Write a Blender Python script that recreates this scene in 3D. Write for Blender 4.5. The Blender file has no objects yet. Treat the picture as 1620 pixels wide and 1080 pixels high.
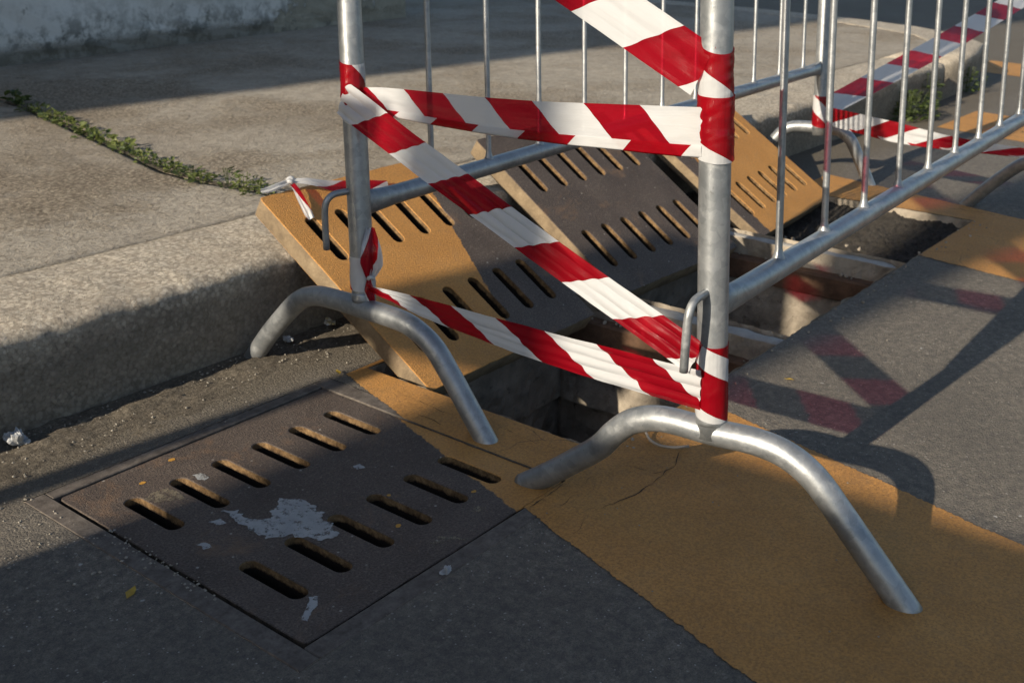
import bpy, bmesh, math, random
from mathutils import Vector, Matrix, noise, geometry

random.seed(7)
SC = bpy.context.scene
COL = SC.collection
V = Vector

# ------------------------------------------------------------------ camera
F_PX, W_PX, H_PX = 1741.54, 1620.0, 1080.0
CAM = V((-1.15446, -0.55913, 0.81))
YAW, PITCH, ROLL = 0.6733, 0.3774, 0.0100
FWD = V((math.cos(YAW) * math.cos(PITCH), math.sin(YAW) * math.cos(PITCH), -math.sin(PITCH)))
_r = V((math.sin(YAW), -math.cos(YAW), 0))
_u = _r.cross(FWD)
RIGHT = math.cos(ROLL) * _r + math.sin(ROLL) * _u
UP = -math.sin(ROLL) * _r + math.cos(ROLL) * _u
cam_d = bpy.data.cameras.new('camera')
cam = bpy.data.objects.new('camera', cam_d)
COL.objects.link(cam)
cam.matrix_world = Matrix((
    (RIGHT.x, UP.x, -FWD.x, CAM.x), (RIGHT.y, UP.y, -FWD.y, CAM.y),
    (RIGHT.z, UP.z, -FWD.z, CAM.z), (0, 0, 0, 1)))
cam_d.sensor_width = 36.0
cam_d.lens = F_PX * 36.0 / W_PX
cam_d.clip_start = 0.05
cam_d.clip_end = 500
cam_d.dof.use_dof = True
cam_d.dof.focus_distance = 1.47
cam_d.dof.aperture_fstop = 11.0
SC.camera = cam

# ------------------------------------------------------------------ world and sun
SUN_EL = math.radians(23.3)
SUN_AZ = math.radians(-6.2)          # direction the light travels, measured from +x
world = bpy.data.worlds.new('World')
SC.world = world
world.use_nodes = True
wn = world.node_tree
wn.nodes.clear()
sky = wn.nodes.new('ShaderNodeTexSky')
sky.sky_type = 'NISHITA'
sky.sun_disc = False
sky.sun_elevation = SUN_EL
_sx, _sy = -math.cos(SUN_AZ), -math.sin(SUN_AZ)
sky.sun_rotation = math.atan2(_sx, _sy)
sky.air_density = 1.0
sky.dust_density = 1.0
bg = wn.nodes.new('ShaderNodeBackground')
bg.inputs['Strength'].default_value = 0.095
wo = wn.nodes.new('ShaderNodeOutputWorld')
wn.links.new(sky.outputs[0], bg.inputs[0])
wn.links.new(bg.outputs[0], wo.inputs[0])
sun_d = bpy.data.lights.new('sun', 'SUN')
sun_d.energy = 5.0
sun_d.angle = math.radians(0.53)
sun_d.color = (1.0, 0.87, 0.69)
sun = bpy.data.objects.new('sun', sun_d)
COL.objects.link(sun)
LD = V((math.cos(SUN_EL) * math.cos(SUN_AZ), math.cos(SUN_EL) * math.sin(SUN_AZ), -math.sin(SUN_EL)))
sun.rotation_euler = LD.to_track_quat('-Z', 'Y').to_euler()
sun.location = (-6, 1, 6)
SC.view_settings.view_transform = 'Standard'
SC.view_settings.look = 'None'
SC.view_settings.exposure = 0.6
SC.view_settings.gamma = 1.0
SC.view_settings.use_curve_mapping = False

# ------------------------------------------------------------------ node helpers
class Mat:
    def __init__(s, name):
        s.m = bpy.data.materials.new(name)
        s.m.use_nodes = True
        s.t = s.m.node_tree
        s.t.nodes.clear()
        s.out = s.t.nodes.new('ShaderNodeOutputMaterial')
        s.tc = s.t.nodes.new('ShaderNodeTexCoord')
    def n(s, typ, ins=None, **props):
        nd = s.t.nodes.new('ShaderNode' + typ)
        for k, v in props.items():
            setattr(nd, k, v)
        for k, v in (ins or {}).items():
            s.set(nd, k, v)
        return nd
    def set(s, nd, k, v):
        sock = nd.inputs[k]
        if isinstance(v, bpy.types.NodeSocket):
            s.t.links.new(v, sock)
        elif isinstance(v, bpy.types.Node):
            s.t.links.new(v.outputs[0], sock)
        else:
            if isinstance(v, tuple) and len(v) == 3 and sock.type == 'RGBA':
                v = (*v, 1)
            sock.default_value = v
    @property
    def obj(s):
        return s.tc.outputs['Object']
    @property
    def uv(s):
        return s.tc.outputs['UV']
    def noise(s, scale, detail=4, rough=0.55, vec=None, dist=0.0):
        return s.n('TexNoise', {'Vector': vec or s.obj, 'Scale': scale, 'Detail': detail, 'Roughness': rough, 'Distortion': dist}).outputs[0]
    def voro(s, scale, vec=None, feature='F1', out=0, rnd=1.0):
        return s.n('TexVoronoi', {'Vector': vec or s.obj, 'Scale': scale, 'Randomness': rnd}, feature=feature).outputs[out]
    def ramp(s, fac, stops, interp='LINEAR'):
        r = s.n('ValToRGB', {'Fac': fac})
        cr = r.color_ramp
        cr.interpolation = interp
        while len(cr.elements) < len(stops):
            cr.elements.new(0.5)
        for e, (p, c) in zip(cr.elements, stops):
            e.position = p
            e.color = (c, c, c, 1) if not isinstance(c, tuple) else (*c, 1)
        return r.outputs[0]
    def mix(s, fac, a, b, blend='MIX'):
        nd = s.n('MixRGB', {'Fac': fac, 'Color1': a, 'Color2': b}, blend_type=blend)
        return nd.outputs[0]
    def math(s, op, a, b=0.0, clamp=False):
        nd = s.n('Math', {0: a, 1: b}, operation=op, use_clamp=clamp)
        return nd.outputs[0]
    def xyz(s, vec=None):
        nd = s.n('SeparateXYZ', {0: vec or s.obj})
        return nd.outputs
    def step(s, v, lo, hi):
        return s.n('MapRange', {0: v, 1: lo, 2: hi, 3: 0.0, 4: 1.0}).outputs[0]
    def bump(s, h, strength=0.5, dist=0.002, normal=None):
        d = {'Height': h, 'Strength': strength, 'Distance': dist}
        if normal is not None:
            d['Normal'] = normal
        return s.n('Bump', d).outputs[0]
    def done(s, color, rough=0.8, normal=None, metal=0.0, spec=0.5):
        d = {'Base Color': color, 'Roughness': rough, 'Metallic': metal, 'Specular IOR Level': spec}
        if normal is not None:
            d['Normal'] = normal
        b = s.n('BsdfPrincipled', d)
        s.t.links.new(b.outputs[0], s.out.inputs[0])
        return s.m

def mat_asphalt():
    m = Mat('asphalt')
    cell = m.n('RGBToBW', {0: m.voro(260, out=1)}).outputs[0]
    stone = m.ramp(cell, [(0.0, (0.082, 0.075, 0.066)), (0.45, (0.172, 0.151, 0.122)), (0.8, (0.26, 0.225, 0.178)), (1.0, (0.40, 0.35, 0.28))])
    fine = m.noise(520, 4, 0.75)
    mid = m.noise(60, 7, 0.75)
    c = m.mix(0.55, stone, m.ramp(fine, [(0.34, (0.035, 0.034, 0.033)), (0.64, (0.33, 0.287, 0.228))]))
    c = m.mix(m.ramp(mid, [(0.36, 0.65), (0.60, 0.0)]), c, (0.045, 0.044, 0.043))
    c = m.mix(m.ramp(mid, [(0.56, 0.0), (0.78, 0.55)]), c, (0.26, 0.245, 0.22))
    # pale chippings and scraps pressed into the surface
    for sc_, lo, pk, col in ((95, 0.20, 0.72, (0.38, 0.355, 0.31)), (38, 0.13, 0.80, (0.42, 0.41, 0.385)), (210, 0.3, 0.82, (0.50, 0.475, 0.43))):
        wv = m.n('VectorMath', {0: m.obj, 1: m.n('VectorMath', {0: m.n('TexNoise', {'Vector': m.obj, 'Scale': sc_ * 1.2, 'Detail': 3.0}).outputs[1], 1: (0.5 / sc_,) * 3}, operation='MULTIPLY').outputs[0]}, operation='ADD').outputs[0]
        spk = m.voro(sc_, vec=wv)
        pick = m.n('RGBToBW', {0: m.voro(sc_, vec=wv, out=1)}).outputs[0]
        sp = m.math('MULTIPLY', m.step(spk, lo, lo * 0.5), m.step(pick, pk, pk + 0.02))
        c = m.mix(sp, c, col)
    big = m.noise(2.3, 6, 0.65)
    c = m.mix(m.ramp(big, [(0.38, 0.0), (0.7, 0.5)]), c, (0.085, 0.079, 0.072))
    c = m.mix(m.ramp(m.noise(7, 6, 0.7), [(0.55, 0.0), (0.75, 0.35)]), c, (0.20, 0.18, 0.15))
    x, y, z = m.xyz()
    edge = m.math('ADD', y, m.math('MULTIPLY', m.math('SUBTRACT', m.noise(5, 5), 0.5), 0.22))
    dirt = m.step(edge, 0.80, 0.93)
    dn = m.noise(160, 4, 0.7)
    dc = m.ramp(dn, [(0.3, (0.045, 0.038, 0.028)), (0.55, (0.125, 0.106, 0.078)), (0.75, (0.27, 0.235, 0.18))])
    c = m.mix(m.math('MULTIPLY', dirt, 0.8), c, dc)
    h = m.math('ADD', m.math('MULTIPLY', m.voro(260), -0.5), m.math('ADD', m.math('MULTIPLY', fine, 0.6), m.math('MULTIPLY', mid, 0.7)))
    nrm = m.bump(h, 0.9, 0.005)
    return m.done(c, m.ramp(big, [(0.3, 0.72), (0.7, 0.9)]), nrm, 0, 0.35)

def paint_nodes(m, base_h=True):
    """yellow road paint colour, worn"""
    n1 = m.noise(7, 6, 0.65)
    n2 = m.noise(230, 3, 0.7)
    c = m.ramp(n1, [(0.25, (0.43, 0.203, 0.050)), (0.55, (0.54, 0.266, 0.070)), (0.8, (0.60, 0.315, 0.095))])
    c = m.mix(m.ramp(n2, [(0.35, 0.5), (0.62, 0.0)]), c, (0.16, 0.085, 0.035))
    c = m.mix(m.ramp(m.noise(26, 7, 0.75), [(0.5, 0.0), (0.78, 0.45)]), c, (0.27, 0.16, 0.075))
    return c, n1, n2

def mat_yellow():
    m = Mat('yellow_road_paint')
    c, n1, n2 = paint_nodes(m)
    # worn-through specks and hairline cracks
    wear = m.noise(38, 8, 0.72)
    big = m.noise(3.1, 3)
    w = m.step(m.math('ADD', wear, m.math('MULTIPLY', big, 0.25)), 0.80, 0.86)
    c = m.mix(w, c, (0.06, 0.055, 0.05))
    wv = m.n('VectorMath', {0: m.obj, 1: m.n('VectorMath', {0: m.n('TexNoise', {'Vector': m.obj, 'Scale': 9.0, 'Detail': 4.0}).outputs[1], 1: (0.13, 0.13, 0.0)}, operation='MULTIPLY').outputs[0]}, operation='ADD').outputs[0]
    ck = m.voro(3.6, vec=wv, feature='DISTANCE_TO_EDGE')
    ckm = m.math('MULTIPLY', m.step(ck, 0.006, 0.001), m.math('MULTIPLY', m.step(m.noise(2.6, 3), 0.47, 0.58), m.math('MULTIPLY', m.step(m.xyz()[1], 0.10, 0.17), 0.85)))
    c = m.mix(ckm, c, (0.035, 0.028, 0.022))
    smg = m.step(m.noise(4.2, 7, 0.72, dist=0.8), 0.60, 0.76)
    c = m.mix(m.math('MULTIPLY', smg, 0.55), c, (0.15, 0.095, 0.05))
    pin = m.step(m.noise(330, 5, 0.85), 0.585, 0.63)
    c = m.mix(m.math('MULTIPLY', pin, 0.75), c, (0.10, 0.06, 0.03))
    lite = m.step(m.noise(290, 5, 0.85, m.n('VectorMath', {0: m.obj, 1: (7.0, 3.0, 0.0)}, operation='ADD').outputs[0]), 0.60, 0.66)
    c = m.mix(m.math('MULTIPLY', lite, 0.5), c, (0.62, 0.40, 0.18))
    h = m.math('SUBTRACT', m.math('ADD', m.math('MULTIPLY', m.noise(420, 4, 0.8), 1.2), n2), m.math('MULTIPLY', m.math('ADD', m.math('ADD', ckm, w), m.math('MULTIPLY', pin, 0.7)), 1.0))
    return m.done(c, 0.75, m.bump(h, 0.6, 0.003), 0, 0.35)

def mat_grate(name, kind, seed):
    """kind: list of (a,b,c,side) half planes a*x+b*y+c>0 -> painted yellow; local coords"""
    m = Mat(name)
    off = m.n('VectorMath', {0: m.obj, 1: (seed * 3.1, seed * 1.7, 0)}, operation='ADD').outputs[0]
    n = m.noise(300, 3, 0.7, off)
    n2 = m.noise(9, 6, 0.6, off)
    c = m.ramp(n2, [(0.3, (0.075, 0.056, 0.046)), (0.6, (0.118, 0.091, 0.074)), (0.8, (0.155, 0.122, 0.098))])
    c = m.mix(m.ramp(n, [(0.38, 0.75), (0.58, 0.0)]), c, (0.030, 0.025, 0.022))
    c = m.mix(m.step(m.noise(6, 7, 0.72, off, 0.5), 0.56, 0.68), c, (0.15, 0.095, 0.06))
    c = m.mix(m.ramp(m.noise(140, 3, 0.8, off), [(0.56, 0.0), (0.68, 0.6)]), c, (0.20, 0.165, 0.13))
    sp = m.math('MULTIPLY', m.step(m.voro(60, vec=off), 0.16, 0.08), m.step(m.n('RGBToBW', {0: m.voro(60, vec=off, out=1)}).outputs[0], 0.72, 0.75))
    c = m.mix(sp, c, (0.30, 0.28, 0.25))
    c = m.mix(m.step(m.noise(24, 6, 0.75, off), 0.64, 0.72), c, (0.15, 0.125, 0.10))
    if kind:
        x, y, z = m.xyz()
        a, b, cc = kind
        wob = m.math('MULTIPLY', m.math('SUBTRACT', m.noise(28, 6, 0.7, off), 0.5), 0.028)
        e = m.math('ADD', m.math('ADD', m.math('MULTIPLY', x, a), m.math('MULTIPLY', y, b)), m.math('ADD', wob, cc))
        pm = m.step(e, -0.001, 0.0015)
        pc, p1, p2 = paint_nodes(m)
        wear = m.noise(45, 8, 0.75, off)
        w = m.step(wear, 0.66, 0.71)
        pc = m.mix(m.math('MULTIPLY', w, 0.8), pc, (0.16, 0.10, 0.05))
        c = m.mix(pm, c, pc)
    return m.done(c, 0.68, m.bump(m.math('ADD', n, m.math('MULTIPLY', n2, 0.8)), 0.8, 0.003), 0, 0.35)

def mat_slot(name='grate_slot_side', rim=True):
    """cast side of the cover: tan grit on the upper lip and on the outer rim, shade painted near-black below in the slots"""
    m = Mat(name)
    n = m.noise(70, 6, 0.78)
    x, y, z = m.xyz()
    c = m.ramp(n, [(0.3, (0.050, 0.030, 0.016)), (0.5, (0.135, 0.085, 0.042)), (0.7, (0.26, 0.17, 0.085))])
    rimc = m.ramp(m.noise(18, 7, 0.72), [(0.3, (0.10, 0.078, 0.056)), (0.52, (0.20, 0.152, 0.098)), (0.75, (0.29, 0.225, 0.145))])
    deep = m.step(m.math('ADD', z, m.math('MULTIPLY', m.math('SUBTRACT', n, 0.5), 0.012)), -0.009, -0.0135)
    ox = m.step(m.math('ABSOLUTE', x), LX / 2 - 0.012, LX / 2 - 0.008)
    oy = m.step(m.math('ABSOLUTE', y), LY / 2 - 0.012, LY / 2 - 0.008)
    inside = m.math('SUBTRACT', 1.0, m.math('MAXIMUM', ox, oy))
    c = m.mix(m.math('MULTIPLY', deep, inside), c, (0.014, 0.011, 0.009))  # shade down inside the slots, painted into the wall colour
    if rim:
        c = m.mix(m.math('SUBTRACT', 1.0, inside), c, rimc)
    if not rim:
        c = m.mix(m.math('SUBTRACT', 1.0, inside), c, m.ramp(n, [(0.35, (0.015, 0.013, 0.012)), (0.65, (0.09, 0.07, 0.05))]))  # outer rim kept dark brown to near-black
    return m.done(c, 0.9, m.bump(m.noise(200, 3, 0.7), 0.8, 0.003), 0, 0.15)

def mat_galv(seed=0.0, stain=0.0):
    m = Mat('galvanised_steel')
    off = m.n('VectorMath', {0: m.obj, 1: (seed, seed * 0.7, seed * 1.3)}, operation='ADD').outputs[0]
    sp = m.n('RGBToBW', {0: m.voro(90, vec=off, out=1)}).outputs[0]
    big = m.noise(17, 7, 0.7, off, 0.5)
    c = m.ramp(big, [(0.28, (0.19, 0.205, 0.215)), (0.5, (0.265, 0.282, 0.295)), (0.72, (0.36, 0.372, 0.38))])
    c = m.mix(0.16, c, m.ramp(sp, [(0.2, (0.17, 0.185, 0.20)), (0.8, (0.55, 0.56, 0.57))]))
    scr = m.noise(75, 8, 0.82, off)
    c = m.mix(m.math('MULTIPLY', m.step(scr, 0.60, 0.70), 0.8), c, (0.10, 0.10, 0.10))
    white = m.step(m.noise(26, 7, 0.78, off), 0.54, 0.72)
    c = m.mix(m.math('MULTIPLY', white, 0.5), c, (0.42, 0.43, 0.43))
    rust = m.step(m.noise(33, 8, 0.8, off), 0.68, 0.76)
    c = m.mix(m.math('MULTIPLY', rust, 0.5), c, (0.16, 0.11, 0.075))
    r = m.math('ADD', m.ramp(big, [(0.3, 0.36), (0.7, 0.46)]), m.math('MULTIPLY', white, 0.16))
    met = m.math('SUBTRACT', 0.64, m.math('MULTIPLY', white, 0.3))
    dent = m.noise(9, 3, 0.5, off)
    return m.done(c, r, m.bump(m.math('ADD', m.math('MULTIPLY', scr, 0.5), m.math('MULTIPLY', dent, 3.0)), 0.22, 0.004), met, 0.5)

def mat_tape(period=0.15, slant=1.0, phase=0.0, duty=0.5):
    m = Mat('red_white_tape')
    u, v, _ = m.xyz(m.uv)
    s = m.math('FRACT', m.math('ADD', m.math('DIVIDE', m.math('ADD', u, m.math('MULTIPLY', v, slant)), period), phase))
    red = m.math('GREATER_THAN', s, duty)
    c = m.mix(red, (0.60, 0.61, 0.62), (0.30, 0.003, 0.011))
    st = m.n('VectorMath', {0: m.uv, 1: (5.0, 150.0, 1.0)}, operation='MULTIPLY').outputs[0]
    st2 = m.n('VectorMath', {0: m.uv, 1: (28.0, 60.0, 1.0)}, operation='MULTIPLY').outputs[0]
    nz = m.math('ADD', m.noise(1.6, 5, 0.65, st, 0.4), m.math('MULTIPLY', m.noise(1.0, 4, 0.6, st2, 1.2), 0.5))
    b = m.bump(nz, 0.22, 0.003)
    p = m.n('BsdfPrincipled', {'Base Color': c, 'Roughness': 0.22, 'Specular IOR Level': 0.5, 'Normal': b})
    tr = m.n('BsdfTranslucent', {'Color': c, 'Normal': b})
    m1 = m.n('MixShader', {0: 0.30})
    m.t.links.new(p.outputs[0], m1.inputs[1]); m.t.links.new(tr.outputs[0], m1.inputs[2])
    tp = m.n('BsdfTransparent', {'Color': m.mix(red, (0.9, 0.9, 0.9), (0.95, 0.04, 0.09))})
    m2 = m.n('MixShader', {0: m.math('ADD', 0.08, m.math('MULTIPLY', red, 0.24))})
    m.t.links.new(m1.outputs[0], m2.inputs[1]); m.t.links.new(tp.outputs[0], m2.inputs[2])
    m.t.links.new(m2.outputs[0], m.out.inputs[0])
    return m.m

def mat_pavement():
    m = Mat('pavement_concrete')
    cell = m.n('RGBToBW', {0: m.voro(115, out=1)}).outputs[0]
    stone = m.ramp(cell, [(0.1, (0.25, 0.205, 0.155)), (0.45, (0.42, 0.36, 0.28)), (0.8, (0.60, 0.525, 0.41)), (1.0, (0.25, 0.18, 0.125))])
    smooth = m.ramp(m.noise(26, 6, 0.7), [(0.3, (0.28, 0.25, 0.205)), (0.7, (0.43, 0.39, 0.325))])
    big = m.noise(1.7, 6, 0.62, dist=0.4)
    fine = m.noise(45, 5, 0.7)
    mask = m.step(m.math('ADD', big, m.math('MULTIPLY', m.math('SUBTRACT', fine, 0.5), 0.35)), 0.45, 0.60)
    x, y, z = m.xyz()
    strip = m.step(m.math('ADD', y, m.math('MULTIPLY', m.math('SUBTRACT', m.noise(4.5, 6, 0.6), 0.5), 0.55)), 0.20, 0.12)
    mask = m.math('MULTIPLY', mask, m.math('SUBTRACT', 1.0, strip))
    c = m.mix(mask, smooth, stone)
    c = m.mix(m.math('MULTIPLY', mask, m.ramp(m.voro(115), [(0.35, 0.0), (0.62, 0.6)])), c, (0.12, 0.098, 0.072))
    c = m.mix(m.ramp(m.noise(0.9, 5, 0.6), [(0.4, 0.0), (0.7, 0.5)]), c, (0.21, 0.175, 0.135))
    c = m.mix(m.step(m.noise(70, 5, 0.8), 0.66, 0.72), c, (0.09, 0.075, 0.06))
    stn = m.step(m.noise(3.3, 7, 0.7, dist=0.7), 0.57, 0.72)
    c = m.mix(m.math('MULTIPLY', stn, 0.45), c, (0.17, 0.14, 0.105))
    pit_ = m.step(m.noise(125, 6, 0.85), 0.555, 0.61)
    c = m.mix(m.math('MULTIPLY', pit_, m.math('ADD', 0.25, m.math('MULTIPLY', mask, 0.5))), c, (0.10, 0.08, 0.06))
    h = m.math('ADD', m.math('MULTIPLY', m.math('MULTIPLY', m.noise(120, 6, 0.8), m.math('ADD', mask, 0.35)), 1.4), m.math('SUBTRACT', m.math('MULTIPLY', fine, 0.9), m.math('MULTIPLY', pit_, 0.5)))
    return m.done(c, 0.9, m.bump(h, 1.0, 0.008), 0, 0.25)

def mat_kerb():
    m = Mat('kerb_concrete')
    cell = m.n('RGBToBW', {0: m.voro(120, out=1)}).outputs[0]
    c = m.ramp(cell, [(0.0, (0.30, 0.26, 0.205)), (0.4, (0.47, 0.415, 0.33)), (0.8, (0.64, 0.575, 0.47)), (1.0, (0.34, 0.285, 0.23))])
    c = m.mix(m.ramp(m.voro(120), [(0.40, 0.0), (0.66, 0.4)]), c, (0.16, 0.14, 0.115))
    big = m.noise(6, 6, 0.65)
    c = m.mix(m.ramp(big, [(0.4, 0.0), (0.68, 0.5)]), c, (0.27, 0.235, 0.19))
    x, y, z = m.xyz()
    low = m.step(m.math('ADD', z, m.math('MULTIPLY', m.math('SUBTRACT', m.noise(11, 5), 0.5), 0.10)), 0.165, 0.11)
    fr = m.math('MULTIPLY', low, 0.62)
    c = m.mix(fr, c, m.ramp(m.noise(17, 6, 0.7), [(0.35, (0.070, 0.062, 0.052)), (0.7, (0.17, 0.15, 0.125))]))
    dk = m.step(m.noise(120, 5, 0.8), 0.555, 0.62)
    c = m.mix(m.math('MULTIPLY', dk, 0.4), c, (0.10, 0.088, 0.072))
    h = m.math('ADD', m.math('MULTIPLY', m.voro(120), -0.4), m.math('SUBTRACT', m.math('MULTIPLY', m.noise(130, 6, 0.8), 2.2), m.math('MULTIPLY', dk, 1.0)))
    return m.done(c, 0.92, m.bump(h, 0.6, 0.0045), 0, 0.2)

def mat_simple(name, c1, c2, scale=20, rough=0.8, bump=0.3, metal=0.0, dist=0.003, spec=0.4):
    m = Mat(name)
    n = m.noise(scale, 6, 0.68)
    return m.done(m.ramp(n, [(0.3, c1), (0.7, c2)]), rough, m.bump(m.noise(scale * 4, 5, 0.7), bump, dist), metal, spec)

def mat_pit():
    m = Mat('pit_concrete')
    n = m.noise(8, 7, 0.7)
    c = m.ramp(n, [(0.3, (0.16, 0.14, 0.112)), (0.55, (0.34, 0.295, 0.235)), (0.8, (0.47, 0.41, 0.325))])
    c = m.mix(m.step(m.noise(30, 6, 0.75), 0.60, 0.70), c, (0.055, 0.045, 0.035))
    return m.done(c, 0.9, m.bump(m.math('ADD', m.noise(40, 6, 0.7), n), 0.8, 0.008), 0, 0.2)

def mat_plaster():
    m = Mat('stained_white_plaster')
    x, y, z = m.xyz()
    x = m.math('ADD', x, 3.86)
    z = m.math('ADD', z, KZ)
    n = m.noise(3.2, 7, 0.7)
    n2 = m.noise(11, 7, 0.72)
    c = m.ramp(m.noise(1.2, 4), [(0.3, (0.50, 0.495, 0.475)), (0.7, (0.63, 0.625, 0.60))])
    lo = m.step(m.math('ADD', z, m.math('MULTIPLY', m.math('SUBTRACT', n, 0.5), 0.55)), 0.46, 0.20)
    mould = m.math('MULTIPLY', lo, m.step(n2, 0.44, 0.56))
    c = m.mix(m.math('MULTIPLY', mould, 0.88), c, (0.085, 0.088, 0.078))
    sp = m.step(m.noise(6.5, 8, 0.8, dist=0.8), 0.56, 0.63)
    c = m.mix(m.math('MULTIPLY', sp, 0.75), c, (0.13, 0.135, 0.12))
    base = m.step(m.math('ADD', z, m.math('MULTIPLY', m.math('SUBTRACT', n2, 0.5), 0.12)), 0.245, 0.21)
    c = m.mix(m.math('MULTIPLY', base, 0.8), c, (0.15, 0.14, 0.115))
    pe = m.math('ADD', m.math('SUBTRACT', x, 3.05), m.math('MULTIPLY', m.math('SUBTRACT', n, 0.5), 2.4))
    pe = m.math('ADD', pe, m.math('MULTIPLY', m.math('SUBTRACT', 0.42, z), 1.2))
    peel = m.math('MULTIPLY', m.step(pe, 0.0, 0.05), m.step(n2, 0.36, 0.40))
    c = m.mix(peel, c, m.ramp(n2, [(0.3, (0.20, 0.19, 0.155)), (0.7, (0.36, 0.34, 0.28))]))
    h = m.math('SUBTRACT', m.math('MULTIPLY', n2, 0.5), m.math('ADD', peel, m.math('MULTIPLY', base, 0.6)))
    return m.done(c, 0.9, m.bump(h, 0.7, 0.012), 0, 0.2)

def mat_leaf(name, a, b):
    m = Mat(name)
    n = m.noise(40, 3)
    c = m.ramp(n, [(0.3, a), (0.7, b)])
    p = m.n('BsdfPrincipled', {'Base Color': c, 'Roughness': 0.55})
    tr = m.n('BsdfTranslucent', {'Color': c})
    mx = m.n('MixShader', {0: 0.3})
    m.t.links.new(p.outputs[0], mx.inputs[1]); m.t.links.new(tr.outputs[0], mx.inputs[2])
    m.t.links.new(mx.outputs[0], m.out.inputs[0])
    return m.m

def mat_worn(name, c1, c2, lo, hi, scale=70, see=False):
    m = Mat(name)
    n = m.noise(scale, 8, 0.8)
    c = m.ramp(m.noise(30, 5), [(0.3, c1), (0.7, c2)])
    if not see:
        c = m.mix(m.step(n, lo, hi), c, (0.06, 0.05, 0.043))
        return m.done(c, 0.75, m.bump(n, 0.5, 0.002), 0, 0.3)
    p = m.n('BsdfPrincipled', {'Base Color': c, 'Roughness': 0.8, 'Normal': m.bump(n, 0.5, 0.002)})
    tp = m.n('BsdfTransparent')
    mx = m.n('MixShader', {0: m.math('MAXIMUM', m.math('MAXIMUM', m.step(n, lo, hi), 0.22), m.step(m.noise(22, 6, 0.7), lo + 0.03, hi + 0.05))})
    m.t.links.new(p.outputs[0], mx.inputs[1]); m.t.links.new(tp.outputs[0], mx.inputs[2])
    m.t.links.new(mx.outputs[0], m.out.inputs[0])
    return m.m
LX, LY, TH = 0.513, 0.537, 0.042      # drain cover size
M_ASPH = mat_asphalt()
M_YEL = mat_yellow()
M_PAVE = mat_pavement()
M_KERB = mat_kerb()
M_PIT = mat_pit()
KZ = 0.172
M_PLAS = mat_plaster()
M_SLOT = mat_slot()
M_GALV = mat_galv(0.0)
M_FRAME = mat_worn('cast_frame', (0.105, 0.09, 0.077), (0.16, 0.14, 0.12), 0.40, 0.64, 48)
M_MORTAR = mat_simple('mortar', (0.085, 0.081, 0.074), (0.16, 0.15, 0.135), 22, 0.9, 0.7)
M_MORTAR2 = mat_simple('pale_mortar', (0.22, 0.20, 0.175), (0.31, 0.285, 0.25), 14, 0.9, 0.4)
M_BEAM = mat_simple('beam_concrete', (0.26, 0.245, 0.22), (0.42, 0.40, 0.36), 20, 0.85, 0.5)
M_RUST = mat_simple('rusty_steel', (0.07, 0.038, 0.022), (0.17, 0.095, 0.055), 24, 0.85, 0.8)
M_DEBRIS = mat_simple('pit_silt', (0.018, 0.016, 0.014), (0.085, 0.075, 0.062), 70, 0.95, 1.0, dist=0.012)
M_SPLASH = mat_worn('white_paint_splash', (0.30, 0.31, 0.31), (0.43, 0.44, 0.43), 0.49, 0.64, 65, True)
M_SCUFF = mat_worn('pale_scuff', (0.15, 0.125, 0.09), (0.26, 0.22, 0.15), 0.44, 0.55, 110, True)
M_YDROP = mat_simple('yellow_paint_drop', (0.38, 0.19, 0.03), (0.52, 0.28, 0.05), 60, 0.7, 0.3)
M_PAPER = mat_simple('paper', (0.27, 0.285, 0.30), (0.40, 0.41, 0.42), 30, 0.7, 0.2)
M_LEAF = mat_leaf('weed_leaf', (0.06, 0.095, 0.02), (0.17, 0.19, 0.055))
M_LEAFD = mat_leaf('dark_weed_leaf', (0.035, 0.060, 0.014), (0.085, 0.115, 0.028))
M_YLEAF = mat_leaf('yellow_leaf', (0.38, 0.24, 0.03), (0.55, 0.38, 0.06))
M_PEB = mat_simple('pebble', (0.14, 0.125, 0.10), (0.36, 0.33, 0.28), 300, 0.9, 0.3)
M_CRACK = mat_simple('crack_dark', (0.018, 0.015, 0.013), (0.05, 0.04, 0.03), 90, 0.95, 0.2)  # dark brown of the thin crack strips
M_SOIL = mat_simple('joint_soil', (0.03, 0.026, 0.018), (0.085, 0.072, 0.05), 60, 0.95, 1.0)
M_WINDOW = mat_simple('window_glass', (0.02, 0.025, 0.03), (0.03, 0.035, 0.04), 3, 0.1, 0.0)
M_WIRE = mat_simple('wire_coat', (0.22, 0.20, 0.17), (0.30, 0.27, 0.23), 30, 0.5, 0.1)

# ------------------------------------------------------------------ mesh helpers
def link(name, me, mats=None, parent=None, loc=None):
    o = bpy.data.objects.new(name, me)
    COL.objects.link(o)
    for m in (mats if isinstance(mats, (list, tuple)) else [mats] if mats else []):
        if me is not None and len(me.materials) < 8:
            me.materials.append(m)
    if parent is not None:
        o.parent = parent
    if loc is not None:
        o.location = loc
    return o

def mesh(name, verts, faces, mats=None, parent=None, smooth=False, uvs=None):
    me = bpy.data.meshes.new(name)
    me.from_pydata([tuple(v) for v in verts], [], faces)
    if smooth:
        me.polygons.foreach_set('use_smooth', [True] * len(me.polygons))
    if uvs:
        ul = me.uv_layers.new(name='UVMap')
        for lp in me.loops:
            ul.data[lp.index].uv = uvs[lp.vertex_index]
    me.update()
    return link(name, me, mats, parent)

def bm_obj(name, bm, mats=None, parent=None, smooth=False):
    bmesh.ops.recalc_face_normals(bm, faces=bm.faces[:])
    me = bpy.data.meshes.new(name)
    bm.to_mesh(me)
    bm.free()
    if smooth:
        me.polygons.foreach_set('use_smooth', [True] * len(me.polygons))
    return link(name, me, mats, parent)

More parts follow.
